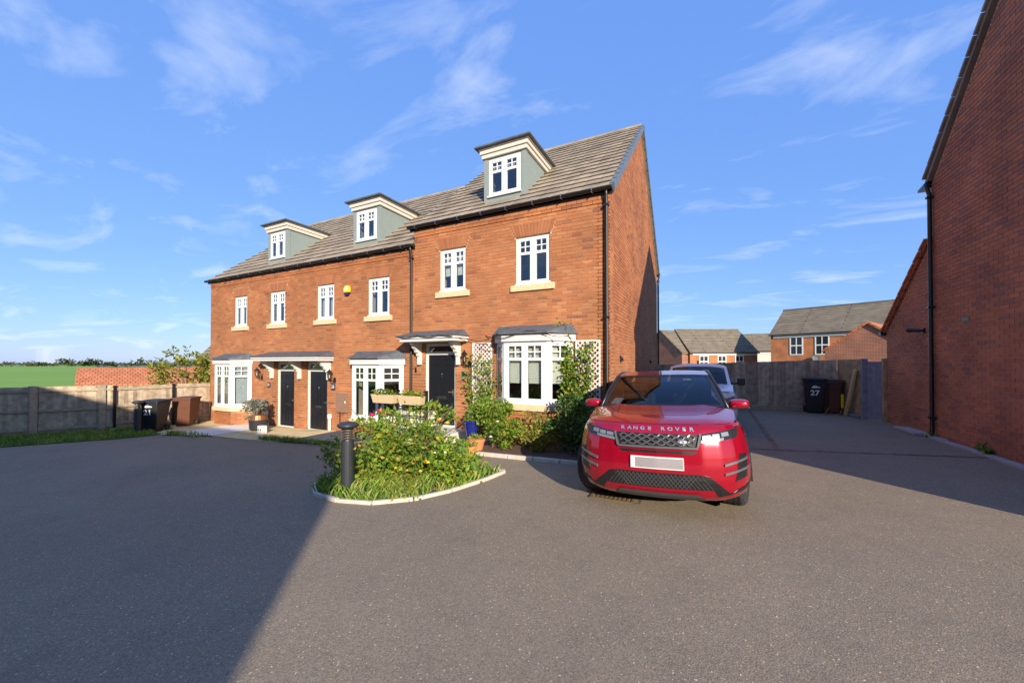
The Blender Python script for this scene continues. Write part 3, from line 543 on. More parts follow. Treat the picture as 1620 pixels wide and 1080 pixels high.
gutter(tall, P1 - .12, P0 + .06, Y0 - .12, ZE + .04, 8); gutter(h23, P2, P1 + .03, Y0 - .12, ZEL + .04, 8); gutter(h21, P3 - .12, P2 - .004, Y0 - .12, ZEL + .04, 8)
m = MB(); m.box(P0 - .02, P0 + .06, Y0 + LEN, Y0 + LEN + .16, ZE - .08, ZE + .06); m.build('rear_gutter', 'gutter_black', tall)
downpipe(tall, X0 - .06, Y0, -.1, ZE); downpipe(h23, P1 - .06, Y0, -.25, ZEL); downpipe(tall, X0, Y0 + LEN - .06, 0, ZE, (1, 0))
# ------------------------------------------------------------------ things fixed to the houses
def lantern(x, z, label):
    t = thing('wall_lantern', label, 'lantern', (x, Y0 - .02, z)); fr = ((x, Y0, z), (1, 0, 0), (0, -1, 0), (0, 0, 1))
    m = MB(fr); m.box(.02, .10, .005, .03, -.20, -.04); m.tube([(.06, .02, -.12), (.05, .10, -.16), (0, .15, -.13), (0, .15, -.07)], .012, 8); m.build('arm', 'black_plastic', t)
    m = MB(fr); m.lathe([(.0, .22), (.012, .215), (.014, .19), (.035, .17), (.085, .115), (.09, .105), (.07, .10)], (0, .15, 0), 6); m.lathe([(.05, -.07), (.055, -.06), (.035, -.075), (.02, -.10)], (0, .15, 0), 6)
    for k in range(6): a = k * math.pi / 3; m.beam((.048 * math.cos(a), .15 + .048 * math.sin(a), -.065), (.072 * math.cos(a), .15 + .072 * math.sin(a), .105), .008, .008)
    m.build('cage', 'black_plastic', t); m = MB(fr); m.lathe([(.046, -.06), (.068, .10)], (0, .15, 0), 6); m.build('lamp_glass', 'lamp_glass', t); m = MB(fr); m.tube([(0, .15, -.06), (0, .15, .04)], .016, 8); m.build('bulb', 'cream_paint', t)
lantern(-5.12, 1.74, 'black wall lantern beside the door flanked by trellis'); lantern(-9.86, 1.25, 'black wall lantern above the number 23 plaque'); lantern(-13.46, 1.27, 'black wall lantern between far bay window and door')
def plaque(x, z, m_, txt, label, w=.15):
    t = thing('house_plaque', label, 'plaque', (x, Y0 - .01, z)); q = MB(); q.box(x - w/2, x + w/2, Y0 - .022, Y0 - .006, z - w/2, z + w/2); q.build('plate', m_, t, bevel=.004)
    if txt: text_mesh(txt, w * .7, 'white_print', t, 'number', Matrix.Translation((0, -.014, 0)) @ Matrix.Rotation(R(90), 4, 'X'))
plaque(-9.87, .93, 'slate_plaque', '23', 'dark slate plaque reading 23 beside the door', .19); plaque(-13.02, .91, 'slate_plaque', '21', 'small dark slate number plaque below the far lantern', .17); plaque(-5.22, 1.38, 'green_plaque', None, 'small green plaque below lantern on taller house', .13)
t = thing('alarm_box', 'yellow and blue burglar alarm box between upper windows', 'alarm box', (-9.26, Y0 - .02, 3.74)); q = MB(); pr = [(-.11, .06), (-.13, .12), (-.08, .19), (.08, .19), (.13, .12), (.11, .0), (.0, -.0), (-.11, .0)]
q.prism([(-9.26 + a, Y0 - .075, 3.68 + b) for a, b in [(-.12, 0), (.12, 0), (.13, .12), (.07, .20), (-.07, .20), (-.13, .12)]], (0, .068, 0)); q.build('cover', 'yellow_plastic', t, bevel=.02)
q = MB(); q.prism([(-9.26 + a, Y0 - .07, 3.68 + b) for a, b in [(-.115, -.001), (-.06, -.075), (.06, -.075), (.115, -.001)]], (0, .06, 0)); q.build('lens', 'alarm_blue', t); q = MB(); q.lathe([(.05, 0), (.05, .004)], (0, 0, 0), 16); q.fr = None
q = MB(((-9.26, Y0 - .0765, 3.80), (1, 0, 0), (0, 0, 1), (0, 1, 0))); q.lathe([(.055, -.001), (.055, .003)], (0, 0, 0), 18); q.build('emblem', 'white_print', t)
t = thing('meter_box', 'brown meter cupboard on the wall beside door 23', 'meter box', (-9.46, Y0, .2)); q = MB(FRONT); q.box(-9.69, -9.23, .006, .06, .20, .76); q.build('cabinet', 'wood_box', t, bevel=.006); q = MB(FRONT); q.box(-9.66, -9.26, .06, .068, .23, .73); q.build('cupboard_door', 'wood_box', t, bevel=.003); q = MB(FRONT); q.box(-9.30, -9.275, .068, .08, .48, .54); q.build('latch', 'white_print', t); q = MB(FRONT); q.tube([(-9.55, .03, .2), (-9.55, .03, -.2)], .012, 6); q.build('conduit', 'black_plastic', t)
t = thing('doorbell', 'small black doorbell camera beside the taller house door', 'doorbell', (-6.72, Y0, 1.45)); q = MB(FRONT); q.box(-6.745, -6.695, .006, .03, 1.40, 1.53); q.build('body', 'black_plastic', t, bevel=.006); q = MB(((-6.72, Y0 - .031, 1.50), (1, 0, 0), (0, 0, 1), (0, 1, 0))); q.lathe([(.012, -.002), (.012, .002)], (0, 0, 0), 10); q.build('lens', 'lamp_dark', t)
for x, z0, lab in ((-5.0, -.1, 'white plastic outlet pipe on wall right of taller house door'), (-9.95, -.4, 'white plastic outlet pipe right of door 23'), (-13.05, -.48, 'white plastic outlet pipe behind the lavender pot')):
    t = thing('outlet_pipe', lab, 'pipe', (x, Y0 - .06, z0)); q = MB(); q.tube([(x, Y0 - .06, z0), (x, Y0 - .06, z0 + .42)], .035, 10); q.build('pipe', 'upvc', t, smooth=False); q = MB(); q.lathe([(.05, .40), (.062, .41), (.062, .52), (.05, .53)], (x, Y0 - .06, z0), 12); q.build('cap', 'upvc', t)
for y, z in ((8.73, 1.74), (13.86, 1.69)):
    t = thing('gable_vent', ['small black hooded vent on the gable near the front downpipe', 'small black hooded vent on the shaded rear of the gable'][y > 10], 'vent', (X0, y, z)); q = MB(); q.prism([(X0 + .004, y - .05, z - .07), (X0 + .07, y - .05, z - .05), (X0 + .07, y - .05, z - .0), (X0 + .004, y - .05, z + .08)], (0, .10, 0)); q.build('hood', 'black_plastic', t)
def trellis(x0, x1, z0, z1, label):
    t = thing('trellis', label, 'trellis', ((x0 + x1)/2, Y0 - .05, z0)); w = .022; y = Y0 - .035
    for (a, b, c, d) in ((x0, x1, z0, z0 + .03), (x0, x1, z1 - .03, z1), (x0, x0 + .03, z0 + .03, z1 - .03), (x1 - .03, x1, z0 + .03, z1 - .03)): q = MB(); q.box(a, b, y - .012, y + .014, c, d); q.build('frame_bar', 'white_paint', t)
    s_ = .105
    for sg, yy in ((1, y - .006), (-1, y + .004)):
        k = -(z1 - z0)
        while k < (x1 - x0) + (z1 - z0):
            # line x - x0 = k + sg*(z - mid) clipped to the rectangle
            pts = []
            lo, hi = z0 + .015, z1 - .015
            f_ = lambda z: x0 + k + (z - z0 if sg > 0 else z1 - z)
            za, zb = lo, hi
            if sg > 0: za = max(lo, z0 + (x0 - x0 - k)); zb = min(hi, z0 + (x1 - x0 - k))
            else: zb = min(hi, z1 + k - 0); za = max(lo, z1 + k - (x1 - x0))
            if sg < 0: zb = min(hi, z1 + k) if True else zb
            if zb - za > .05: q = MB(); q.beam((f_(za), yy, za), (f_(zb), yy, zb), w, .008, up=(0, 1, 0)); q.build('slat', 'white_paint', t)
            k += s_
trellis(-4.97, -4.43, .42, 2.12, 'white lattice trellis between lantern and bay window'); trellis(-2.42, -1.90, .42, 2.12, 'white lattice trellis between bay window and corner downpipe')
# ------------------------------------------------------------------ plants
def foliage(mb, c, rad, n, size, flat=.0, clump=14):
    cl = [(Vector((rng.gauss(0, .5), rng.gauss(0, .5), rng.gauss(.05, .5)))) for _ in range(clump)]
    for i in range(n):
        k = rng.choice(cl); p = k + Vector((rng.gauss(0, .2), rng.gauss(0, .2), rng.gauss(0, .2)))
        if p.length > 1.15: p = p.normalized() * rng.uniform(.85, 1.15)
        q = Vector((c[0] + p.x * rad[0], c[1] + p.y * rad[1], c[2] + p.z * rad[2]))
        if q.z < c[2] - rad[2] * .98: q.z = c[2] - rad[2] * rng.uniform(.6, .98)
        mb.leaf(q, size * rng.choice((.45, .7, .9, 1.1, 1.5)) * rng.uniform(.85, 1.15), Vector((p.x * .7 + rng.gauss(0, .7), p.y * .7 + rng.gauss(0, .7), rng.gauss(.15, .6))))
def stems(mb, base, tips, r0=.012):
    for tp in tips:
        b = Vector(base) + Vector((rng.gauss(0, .06), rng.gauss(0, .06), 0)); tp = Vector(tp); m_ = (b + tp) / 2 + Vector((rng.gauss(0, .06), rng.gauss(0, .06), 0)); mb.tube([b, m_, tp], [r0, r0 * .75, r0 * .35], 5)
def flower(par, p, r, m_):
    q = MB()
    for k in range(16):
        a = k * 2.4; el = .25 + .75 * (k / 16); d = Vector((math.cos(a) * math.cos(el), math.sin(a) * math.cos(el), math.sin(el))); c = Vector(p) + d * r * .25; x = d.cross(Vector((0, 0, 1))).normalized() * r * .5; up = d * r * .8
        q.add([c - x * .5, c + x * .5, c + x * .9 + up * .7, c + up, c - x * .9 + up * .7], [(0, 1, 2, 3, 4)])
    return q.build('flower', m_, par, normals=False)
def bush(name, label, cat, base, blobs, leafm, size, stemtips, flowers=(), group=None):
    t = thing(name, label, cat, base, group=group); m = MB()
    for (c, rad, n) in blobs: foliage(m, c, rad, n, size)
    m.build('foliage', leafm, t, normals=False); m = MB(); stems(m, base, stemtips); m.build('stems', 'stem', t)
    for (p, r, mm) in flowers: flower(t, p, r, mm)
    return t
# the island bed, its kerb stones, soil and weeds
bed = [(-5.75, 5.35), (-5.45, 4.35), (-5.15, 3.72), (-4.75, 3.47), (-4.25, 3.42), (-3.75, 3.52), (-3.35, 3.83), (-3.1, 4.3), (-2.93, 4.9), (-2.86, 5.40), (-3.55, 5.48), (-4.6, 5.5)]
so_ = sheet('flower_bed_soil', bed, 'soil', .03); struct(so_)
kt = thing('bed_kerb', 'curved pale kerb of edging stones around the planted island bed', 'kerb', (-4.2, 4.4, -.15))
pts = []
for i in range(len(bed)):
    a, b = Vector((*bed[i], 0)), Vector((*bed[(i+1) % len(bed)], 0)); n = max(1, round((b - a).length / .42))
    for k in range(n): pts.append((a + (b - a) * k / n, a + (b - a) * (k + 1) / n))
for a, b in pts:
    g = (b - a) * .012; q = MB(); q.beam((a.x + g.x, a.y + g.y, gz(a.x) + .008), (b.x - g.x, b.y - g.y, gz(b.x) + .008), .055, .075 + rng.uniform(-.008, .008)); q.build('kerb_stone', 'kerb', kt, bevel=.008)
m = MB()
def pip(x, y, poly):
    ins = False; j = len(poly) - 1
    for i in range(len(poly)):
        if (poly[i][1] > y) != (poly[j][1] > y) and x < (poly[j][0] - poly[i][0]) * (y - poly[i][1]) / (poly[j][1] - poly[i][1]) + poly[i][0]: ins = not ins
        j = i
    return ins
def blades(mb, pts_, hmin, hmax, lean=.5):
    for (x, y) in pts_:
        z = gz(x) + .02; h = rng.uniform(hmin, hmax); a = rng.uniform(0, 6.28); dx, dy = math.cos(a) * h * lean, math.sin(a) * h * lean; w = .006 + h * .02; px, py = -math.sin(a) * w, math.cos(a) * w
        mb.add([(x - px, y - py, z), (x + px, y + py, z), (x + dx*.5 + px*.7, y + dy*.5 + py*.7, z + h*.7), (x + dx, y + dy, z + h)], [(0, 1, 2, 3)])
pp = []
while len(pp) < 3000:
    x, y = rng.uniform(-5.7, -2.9), rng.uniform(3.45, 5.4)
    if pip(x, y, bed): pp.append((x, y))
blades(m, pp, .04, .17, .7); o = m.build('bed_grass', 'grass', normals=False); o['kind'] = 'stuff'; tag(o, 'bright green grass and weeds edging the island flower bed', 'grass')
roses = []
for c, rad, n in (((-4.35, 4.5, .30), (.85, .68, .54), 2900), ((-3.75, 4.55, .24), (.68, .62, .48), 2100), ((-4.95, 4.45, .16), (.5, .6, .42), 1200), ((-3.35, 4.85, .1), (.42, .45, .32), 1100), ((-4.2, 5.0, .46), (.75, .4, .50), 1300)): roses.append((c, rad, n))
fl = [((-4.62, 4.5, .86), .07, 'pink'), ((-4.72, 4.42, .80), .06, 'pink'), ((-4.5, 4.45, .82), .06, 'pink'), ((-4.95, 4.35, .52), .05, 'yellow_petal'), ((-3.75, 4.9, .72), .07, 'peach'), ((-3.65, 4.95, .68), .05, 'yellow_petal')]
for k in range(22): fl.append(((rng.uniform(-4.9, -3.3), rng.uniform(4.0, 4.6), rng.uniform(.1, .6)), rng.uniform(.025, .045), rng.choice(['yellow_petal', 'peach', 'white_petal', 'yellow_petal'])))
bush('rose_bush', 'sprawling rose bush with pink and yellow blooms in the island bed', 'bush', (-4.2, 4.6, gz(-4.2)), roses, 'leaf', .062, [(-5.0 + .11*k, 4.5 + rng.uniform(-.4, .4), rng.uniform(.35, 1.05)) for k in range(18)], fl)
m = MB()
for k in range(70):
    x, y = rng.uniform(-4.9, -2.95), rng.uniform(3.6, 4.7)
    if not pip(x, y, bed): continue
    foliage(m, (x, y, gz(x) + .08), (.11, .11, .09), 22, .05, clump=3)
o = m.build('bed_weeds', 'leaf_yellow', normals=False); o['kind'] = 'stuff'; tag(o, 'low yellow green weeds at the front of the island bed', 'weeds')
# bed below the bay of the tall house
bb = [(-4.35, 6.42), (-3.85, 6.30), (-1.72, 6.24), (-1.72, 7.70), (-4.35, 7.70)]; struct(sheet('house_bed_soil', bb, 'bark', .05))
kt = thing('house_kerb', 'straight pale kerb edging the shrub bed under the bay window', 'kerb', (-2.8, 6.25, -.08))
for i in range(5): a = -4.3 + i * .52; b = a + .505; q = MB(); q.beam((a, 6.33 - .02*i, gz(a) + .02), (b, 6.31 - .02*i, gz(b) + .02), .06, .10); q.build('kerb_stone', 'kerb', kt, bevel=.008)
bush('bay_shrub', 'dense dark green shrub growing left of the bay window', 'shrub', (-3.95, 6.9, -.08), [((-3.95, 6.9, .42), (.48, .42, .48), 2600), ((-3.6, 6.75, .25), (.38, .35, .3), 1000)], 'leaf', .06, [(-4.1, 6.9, .7), (-3.8, 6.85, .8), (-3.6, 6.8, .5)], [((-3.72, 6.45, .2), .045, 'white_petal'), ((-3.6, 6.5, .5), .04, 'white_petal')])
bush('loose_shrub', 'loose leggy yellow green shrub under the bay window', 'shrub', (-3.0, 6.9, -.05), [((-3.05, 6.9, .33), (.5, .35, .36), 1000), ((-2.75, 6.8, .2), (.4, .35, .25), 700)], 'leaf_yellow', .05, [(-3.2, 6.9, .7), (-2.9, 6.85, .75), (-2.7, 6.8, .6), (-2.5, 6.8, .55)])
bush('corner_shrub', 'dark leafy shrub at the house corner behind the red car', 'shrub', (-2.1, 6.85, -.03), [((-2.15, 6.95, .48), (.5, .45, .52), 2400), ((-1.95, 6.6, .3), (.35, .35, .35), 900)], 'leaf_dark', .06, [(-2.3, 6.9, .8), (-2.0, 6.9, .9), (-1.9, 6.8, .7)])
def climber(label, x0, x1, z1, base, n, m_='leaf', skew=0):
    t = thing('climbing_plant', label, 'climber', base); mb = MB(); st = MB()
    for k in range(7):
        x = rng.uniform(x0, x1); z = base[2]; pts_ = [(base[0] + rng.gauss(0, .05), Y0 - .12, z)]; top = z1 * rng.uniform(.6, 1.0)
        for s_ in range(1, 7): f_ = s_ / 6; pts_.append((base[0] + (x - base[0]) * min(1, f_ * 1.5) + rng.gauss(0, .05) + skew * f_, Y0 - .07 - rng.uniform(0, .06), z + (top - z) * f_))
        st.tube(pts_, [.01, .009, .008, .007, .006, .005, .003], 5)
        for p, q in zip(pts_[1:], pts_[2:] + [pts_[-1]]):
            for j in range(n // 42):
                f_ = rng.random(); c = Vector(p) * (1 - f_) + Vector(q) * f_; mb.leaf(c + Vector((rng.gauss(0, .09), -abs(rng.gauss(.03, .06)), rng.gauss(0, .09))), rng.uniform(.05, .10))
    mb.build('foliage', m_, t, normals=False); st.build('stems', 'stem', t)
climber('leafy climbing plant on the trellis beside the wall lantern', -5.05, -4.35, 1.75, (-4.75, Y0 - .1, -.05), 800); climber('leafy climber reaching above the bay on the corner trellis', -2.55, -1.95, 2.0, (-2.3, Y0 - .1, 0), 1200); climber('slender climber stem beside the corner trellis top', -2.62, -2.45, 2.45, (-2.5, Y0 - .1, .3), 420, skew=-.05)
# fairy-light cable slung along canopy and bay
q = MB(); q.tube([(-6.85 + .12*k, Y0 - .62, 2.30 - .045 * abs(math.sin(k * .55))) for k in range(15)] + [(-5.0 + .15*k, Y0 - .1 - .03*k, 2.2 - .04 * math.sin(k * .7)) for k in range(5)] + [(-4.3 + .1*k, Y0 - .56, 2.24 - .07 * math.sin(k * .45)) for k in range(20)], .009, 5); o = q.build('light_string', 'black_plastic'); tag(o, 'dark cable of string lights looped along canopy and bay roof', 'cable')
# paving, gravel, slate in front of the lower houses
def flags(name, x0, x1, y0f, y1, s=.45):
    par = struct(sheet(name, [(x0, y0f(x0)), (x1, y0f(x1)), (x1, y1), (x0, y1)], 'mortar_dark', .012)); x = x0
    while x < x1 - .05:
        y = y1; xe = min(x + s, x1)
        while y > y0f((x + xe)/2) + .02:
            yb_ = max(y - s, y0f((x + xe)/2)); q = MB(); q.add([(x + .006, yb_ + .006, gz(x) + .02), (xe - .006, yb_ + .006, gz(xe) + .02), (xe - .006, y - .006, gz(xe) + .02), (x + .006, y - .006, gz(x) + .02), (x + .006, yb_ + .006, gz(x) - .02), (xe - .006, yb_ + .006, gz(xe) - .02), (xe - .006, y - .006, gz(xe) - .02), (x + .006, y - .006, gz(x) - .02)], [(0, 1, 2, 3), (0, 4, 5, 1), (1, 5, 6, 2), (2, 6, 7, 3), (3, 7, 4, 0)]); q.build('paving_slab', 'paver', par); y -= s
        x += s
fe = lambda x: float(np.interp(x, [-16.6, -14.5, -12.7, -10.6, -7.75], [5.6, 5.42, 5.89, 5.97, 6.12])) + .02
flags('side_path', -16.55, -14.55, lambda x: 6.2 if x < -15.4 else 5.62, 7.75); flags('front_path', -12.6, -9.7, fe, 7.75)
struct(sheet('white_gravel_bed', [(-14.5, 5.46), (-12.65, 5.92), (-12.65, 7.75), (-14.5, 7.75)], 'white_gravel', .02)); struct(sheet('slate_bed', [(-9.65, 6.05), (-7.78, 6.16), (-7.62, 7.0), (-7.62, 7.75), (-9.65, 7.75)], 'slate_chips', .02))
struct(sheet('entrance_path', [(-7.6, 6.9), (-4.4, 6.9), (-4.4, 7.75), (-7.6, 7.75)], 'concrete', .012)); q = MB(); q.box(-6.75, -5.1, Y0 - 1.0, Y0 - .01, -.25, .05); st_ = q.build('door_step', 'stone_pale', bevel=.01); tag(st_, 'pale stone doorstep below the taller house entrance', 'step')
m = MB(); pp = [(rng.uniform(-14.4, -12.5), rng.uniform(5.5, 5.9)) for _ in range(250)] + [(rng.uniform(-10.6, -7.8), rng.uniform(6.0, 6.22)) for _ in range(900)] + [(rng.gauss(-14.0, .18), rng.gauss(5.62, .08)) for _ in range(220)]; blades(m, pp, .04, .12, .6); o = m.build('path_weeds', 'grass', normals=False); o['kind'] = 'stuff'; tag(o, 'tufts of weed along the paving edge', 'weeds')
# railing with planters
rt = thing('metal_railing', 'black metal railing with ball finials beside the taller house steps', 'railing', (-6.3, 6.85, -.2)); yr_ = 6.85
for x in (-7.05, -5.62): q = MB(); q.box(x - .025, x + .025, yr_ - .025, yr_ + .025, -.25, 1.02); q.build('post', 'black_plastic', rt)
for z in (.92, .12, .42): q = MB(); q.box(-7.03, -5.64, yr_ - .008, yr_ + .008, z - .012, z + .012); q.build('rail', 'black_plastic', rt)
for k in range(13): x = -6.95 + k * .105; q = MB(); q.tube([(x, yr_, .1), (x, yr_, .97)], .007, 6); q.lathe([(.004, .96), (.018, .98), (.018, 1.0), (.004, 1.02)], (x, yr_, 0), 8); q.build('baluster', 'black_plastic', rt)
for x0, x1, lab, fc in ((-7.12, -6.42, 'trough planter with white and violet pansies on railing', ('white_petal', 'violet_petal')), (-6.30, -5.62, 'trough planter with yellow pansies hung on railing', ('yellow_petal', 'yellow_petal'))):
    t = thing('railing_planter', lab, 'planter', ((x0 + x1)/2, yr_ - .12, .7), group=None); q = MB(); q.prism([(x0 + .05, yr_ - .20, .70), (x1 - .05, yr_ - .20, .70), (x1, yr_ - .23, .90), (x0, yr_ - .23, .90)], (0, .2, 0)); q.build('trough', 'coir', t, bevel=.01)
    m = MB(); foliage(m, ((x0 + x1)/2, yr_ - .13, .94), ((x1 - x0)/2, .09, .08), 330, .045); m.build('foliage', 'leaf', t, normals=False)
    for k in range(5): flower(t, (rng.uniform(x0 + .1, x1 - .1), yr_ - .17, rng.uniform(.94, 1.03)), .032, rng.choice(fc))
t = thing('stone_trough', 'pale stone trough planter standing behind the railing', 'planter', (-6.2, 7.15, -.2)); q = MB(); q.box(-6.62, -5.75, 6.98, 7.32, -.2, .42); q.box(-6.66, -5.71, 6.95, 7.35, .42, .5); q.build('trough', 'stone_pale', t, bevel=.02); m = MB(); foliage(m, (-6.2, 7.15, .62), (.42, .16, .15), 500, .06); m.build('foliage', 'leaf', t, normals=False)
# pots
def pot(name, label, x, y, prof, m_, plant=None, z=None):
    z = gz(x) + .02 if z is None else z; t = thing(name, label, 'plant pot', (x, y, z)); q = MB(); q.lathe(prof, (x, y, z), 20); q.build('pot', m_, t, smooth=False)
    if plant: m = MB(); foliage(m, (x + plant[3], y, z + plant[0]), plant[1], plant[2], plant[5] if len(plant) > 5 else .05); m.build('foliage', plant[4], t, normals=False)
    return t
lp = pot('lavender_pot', 'dark round pot with copper band holding grey lavender', -12.32, 7.05, [(.20, 0), (.25, .05), (.27, .3), (.23, .36), (.21, .36)], 'pot_dark', (.62, (.48, .35, .28), 1500, -.12, 'lavender', .075)); q = MB(); q.lathe([(.262, .30), (.235, .365), (.20, .47), (.19, .47)], (-12.32, 7.05, gz(-12.32) + .02), 20); q.build('copper_band', 'copper', lp)
pot('terracotta_pot', 'terracotta pot with orange blooms at the bed corner', -3.98, 6.12, [(.09, 0), (.13, .16), (.14, .16), (.14, .2), (.11, .2)], 'terracotta', (.24, (.12, .12, .07), 90, 0, 'leaf_yellow')); pot('blue_pot', 'glazed dark blue pot beside terracotta pot', -4.18, 6.1, [(.07, 0), (.11, .17), (.12, .2), (.09, .2)], 'blue_pot', (.24, (.08, .08, .06), 50, 0, 'leaf'))
pot('tall_pot', 'dark blue pot with pansies raised on a brick', -4.35, 6.75, [(.10, 0), (.15, .28), (.17, .30), (.17, .33), (.13, .33)], 'blue_pot', (.36, (.15, .15, .07), 150, 0, 'leaf'), z=.12); pot('clay_pot', 'plain terracotta pot behind the blue pots', -4.1, 6.55, [(.11, 0), (.16, .2), (.17, .2), (.17, .25), (.13, .25)], 'terracotta', (.28, (.14, .14, .08), 120, 0, 'leaf'))
t = thing('boundary_post', 'short white post block on the paving by door 21', 'post', (-11.6, 6.75, gz(-11.6))); q = MB(); q.box(-11.72, -11.5, 6.66, 6.82, gz(-11.6), gz(-11.6) + .24); q.build('block', 'white_paint', t, bevel=.015); 
for dx in (-.05, .05): q = MB(((-11.61 + dx, 6.659, gz(-11.6) + .13), (1, 0, 0), (0, 0, 1), (0, 1, 0))); q.lathe([(.025, -.002), (.025, .002)], (0, 0, 0), 10); q.build('eyelet', 'black_plastic', t)
# ------------------------------------------------------------------ bollard lights
def bollard(x, y, label, h=.92):
    z = gz(x); t = thing('bollard_light', label, 'bollard', (x, y, z)); q = MB(); q.lathe([(.085, -.02), (.085, h - .2), (.08, h - .19)], (x, y, z), 24); q.build('post', 'bollard', t, smooth=False)
    q = MB(); q.lathe([(.066, h - .2), (.066, h - .02)], (x, y, z), 20); q.build('lens', 'lamp_glass', t); 
    for k in range(5): q = MB(); zz = h - .185 + k * .034; q.lathe([(.06, zz), (.088, zz + .006), (.088, zz + .012), (.06, zz + .016)], (x, y, z), 24); q.build('louvre', 'steel', t)
    q = MB(); q.lathe([(.07, h - .03), (.115, h - .015), (.14, h + .012), (.138, h + .03), (.10, h + .055), (.03, h + .07), (.0, h + .072)], (x, y, z), 28); q.build('cap', 'bollard', t, smooth=True)
bollard(-4.43, 3.72, 'dark grey louvred bollard light standing in the island bed'); bollard(-15.42, 5.28, 'dark bollard light in the grass beside the 21 bin', .95)
# ------------------------------------------------------------------ fences
BOARD = {}
def board_mesh(w, h, m_):
    k = (round(w, 3), round(h, 3), m_)
    if k not in BOARD: q = MB(); q.add([(-w/2, -.022, 0), (w/2, -.004, 0), (w/2, .010, 0), (-w/2, .010, 0), (-w/2, -.022, h), (w/2, -.004, h), (w/2, .010, h), (-w/2, .010, h)], [(3,2,1,0),(4,5,6,7),(0,1,5,4),(1,2,6,5),(2,3,7,6),(3,0,4,7)]); o = q.build('board', m_, local=True); BOARD[k] = o.data; o.data.use_fake_user = True; bpy.data.objects.remove(o)
    return BOARD[k]
def fence(label, p, q_, h, m_, w=.11, rails=(), rail_side=-1, posts=(), gravel=True, post_m='fence_post', base=None, name='timber_fence'):
    p, q_ = Vector((*p, 0)), Vector((*q_, 0)); d = (q_ - p); L = d.length; d.normalize(); nrm = Vector((d.y, -d.x, 0)); ang = math.atan2(d.y, d.x); zb = lambda s_: (gz((p + d*s_).x) if base is None else base)
    t = thing(name, label, 'fence', ((p + q_)/2)[:2] + (zb(L/2),) if False else ((p.x + q_.x)/2, (p.y + q_.y)/2, zb(L/2))); off = wloc(t); n = int(L / (w - .006)); me = board_mesh(w, h - (.15 if gravel else 0), m_)
    for i in range(n):
        s_ = (i + .5) * L / n; c = p + d * s_; inst('board', me, t, Vector((c.x, c.y, zb(s_) + (.15 if gravel else .02) + rng.uniform(-.006, .006))) - off, (rng.uniform(-.004, .004), 0, ang))
    for zr_ in rails:
        q = MB(); a, b = p + nrm * rail_side * .035, q_ + nrm * rail_side * .035; q.beam((a.x, a.y, zb(0) + zr_), (b.x, b.y, zb(L) + zr_), .045, .07); q.build('rail', 'fence_post', t)
    if gravel: q = MB(); q.beam((p.x, p.y, zb(0) + .07), (q_.x, q_.y, zb(L) + .07), .03, .15); q.build('gravel_board', 'fence_post', t)
    for s_, pw, pm in posts: c = p + d * s_ + nrm * rail_side * (.06); q = MB(); q.box(c.x - pw/2, c.x + pw/2, c.y - pw/2, c.y + pw/2, zb(s_) - .1, zb(s_) + h + .03); q.build('post', pm, t, bevel=.006)
    return t
fence('weathered board fence with wide timber posts along the grass verge', (-21.5, -.9), (-16.98, 5.24), 1.47, 'fence_board', .11, (.2, .75, 1.35), 1, ((4.0, .16, 'fence_post'), (5.85, .16, 'fence_post'), (7.35, .15, 'fence_post')))
fence('weathered board fence with dark metal posts beside the far house', (-17.02, 5.16), (-16.70, 7.76), 1.43, 'fence_board', .11, (.25, .78, 1.34), 1, ((.08, .07, 'black_plastic'), (1.55, .07, 'black_plastic')))
fence('tall grey board fence closing the end of the parking bays', (-6.0, 15.55), (3.68, 15.35), 1.62, 'fence_board', .115, (.4, 1.3), -1)
fence('warm brown fence panel returning toward the garage', (3.70, 15.28), (3.83, 13.6), 1.62, 'fence_warm', .12, (.4, 1.3), -1, ())
t = thing('side_gate', 'narrow grey blue timber gate with brown post by the garage', 'gate', (3.9, 13.3, gz(3.9)))
gA, gB = Vector((3.84, 13.56, 0)), Vector((4.13, 13.12, 0)); gd = (gB - gA).normalized()
for k in range(3): a_ = gA + gd * (.09 + .115 * k); b_ = a_ + gd * .11; q = MB(); q.beam((a_.x, a_.y, .92), (b_.x, b_.y, .92), .022, 1.52); q.build('board', 'grey_timber', t)
for c_, m_ in ((gA, 'grey_timber'), (gB, 'new_timber')): q = MB(); q.box(c_.x - .06, c_.x + .06, c_.y - .06, c_.y + .06, .05, 1.76); q.build('post', m_ if m_ != 'new_timber' else 'fence_warm', t, bevel=.006)
# grass verge by the left fence
gp = [(-22, -1.6), (-18.5, .4), (-16.2, 2.9), (-14.85, 4.6), (-14.5, 5.42), (-15.4, 5.6), (-15.5, 6.2), (-16.6, 6.2), (-17.0, 5.1), (-21.5, -1)]
struct(sheet('verge', gp, 'grass', .015)); m = MB(); pp = []
while len(pp) < 9000:
    x, y = rng.uniform(-22, -14.4), rng.uniform(-1.6, 6.2)
    if pip(x, y, gp): pp.append((x, y))
blades(m, pp, .05, .15, .5); o = m.build('verge_grass', 'grass', normals=False); o['kind'] = 'stuff'; tag(o, 'rough green grass verge along the left fence', 'grass')
m = MB()
for k in range(26): a = rng.uniform(0, 6.28); m.leaf((-15.95 + rng.gauss(0, .06), 4.75 + rng.gauss(0, .06), gz(-15.9) + .03), rng.uniform(.25, .42), Vector((math.cos(a), math.sin(a), rng.uniform(.25, .7))), .2)
o = m.build('dock_weed', 'grass', normals=False); tag(o, 'broad leaved weed clump in the grass by the fence', 'weed')
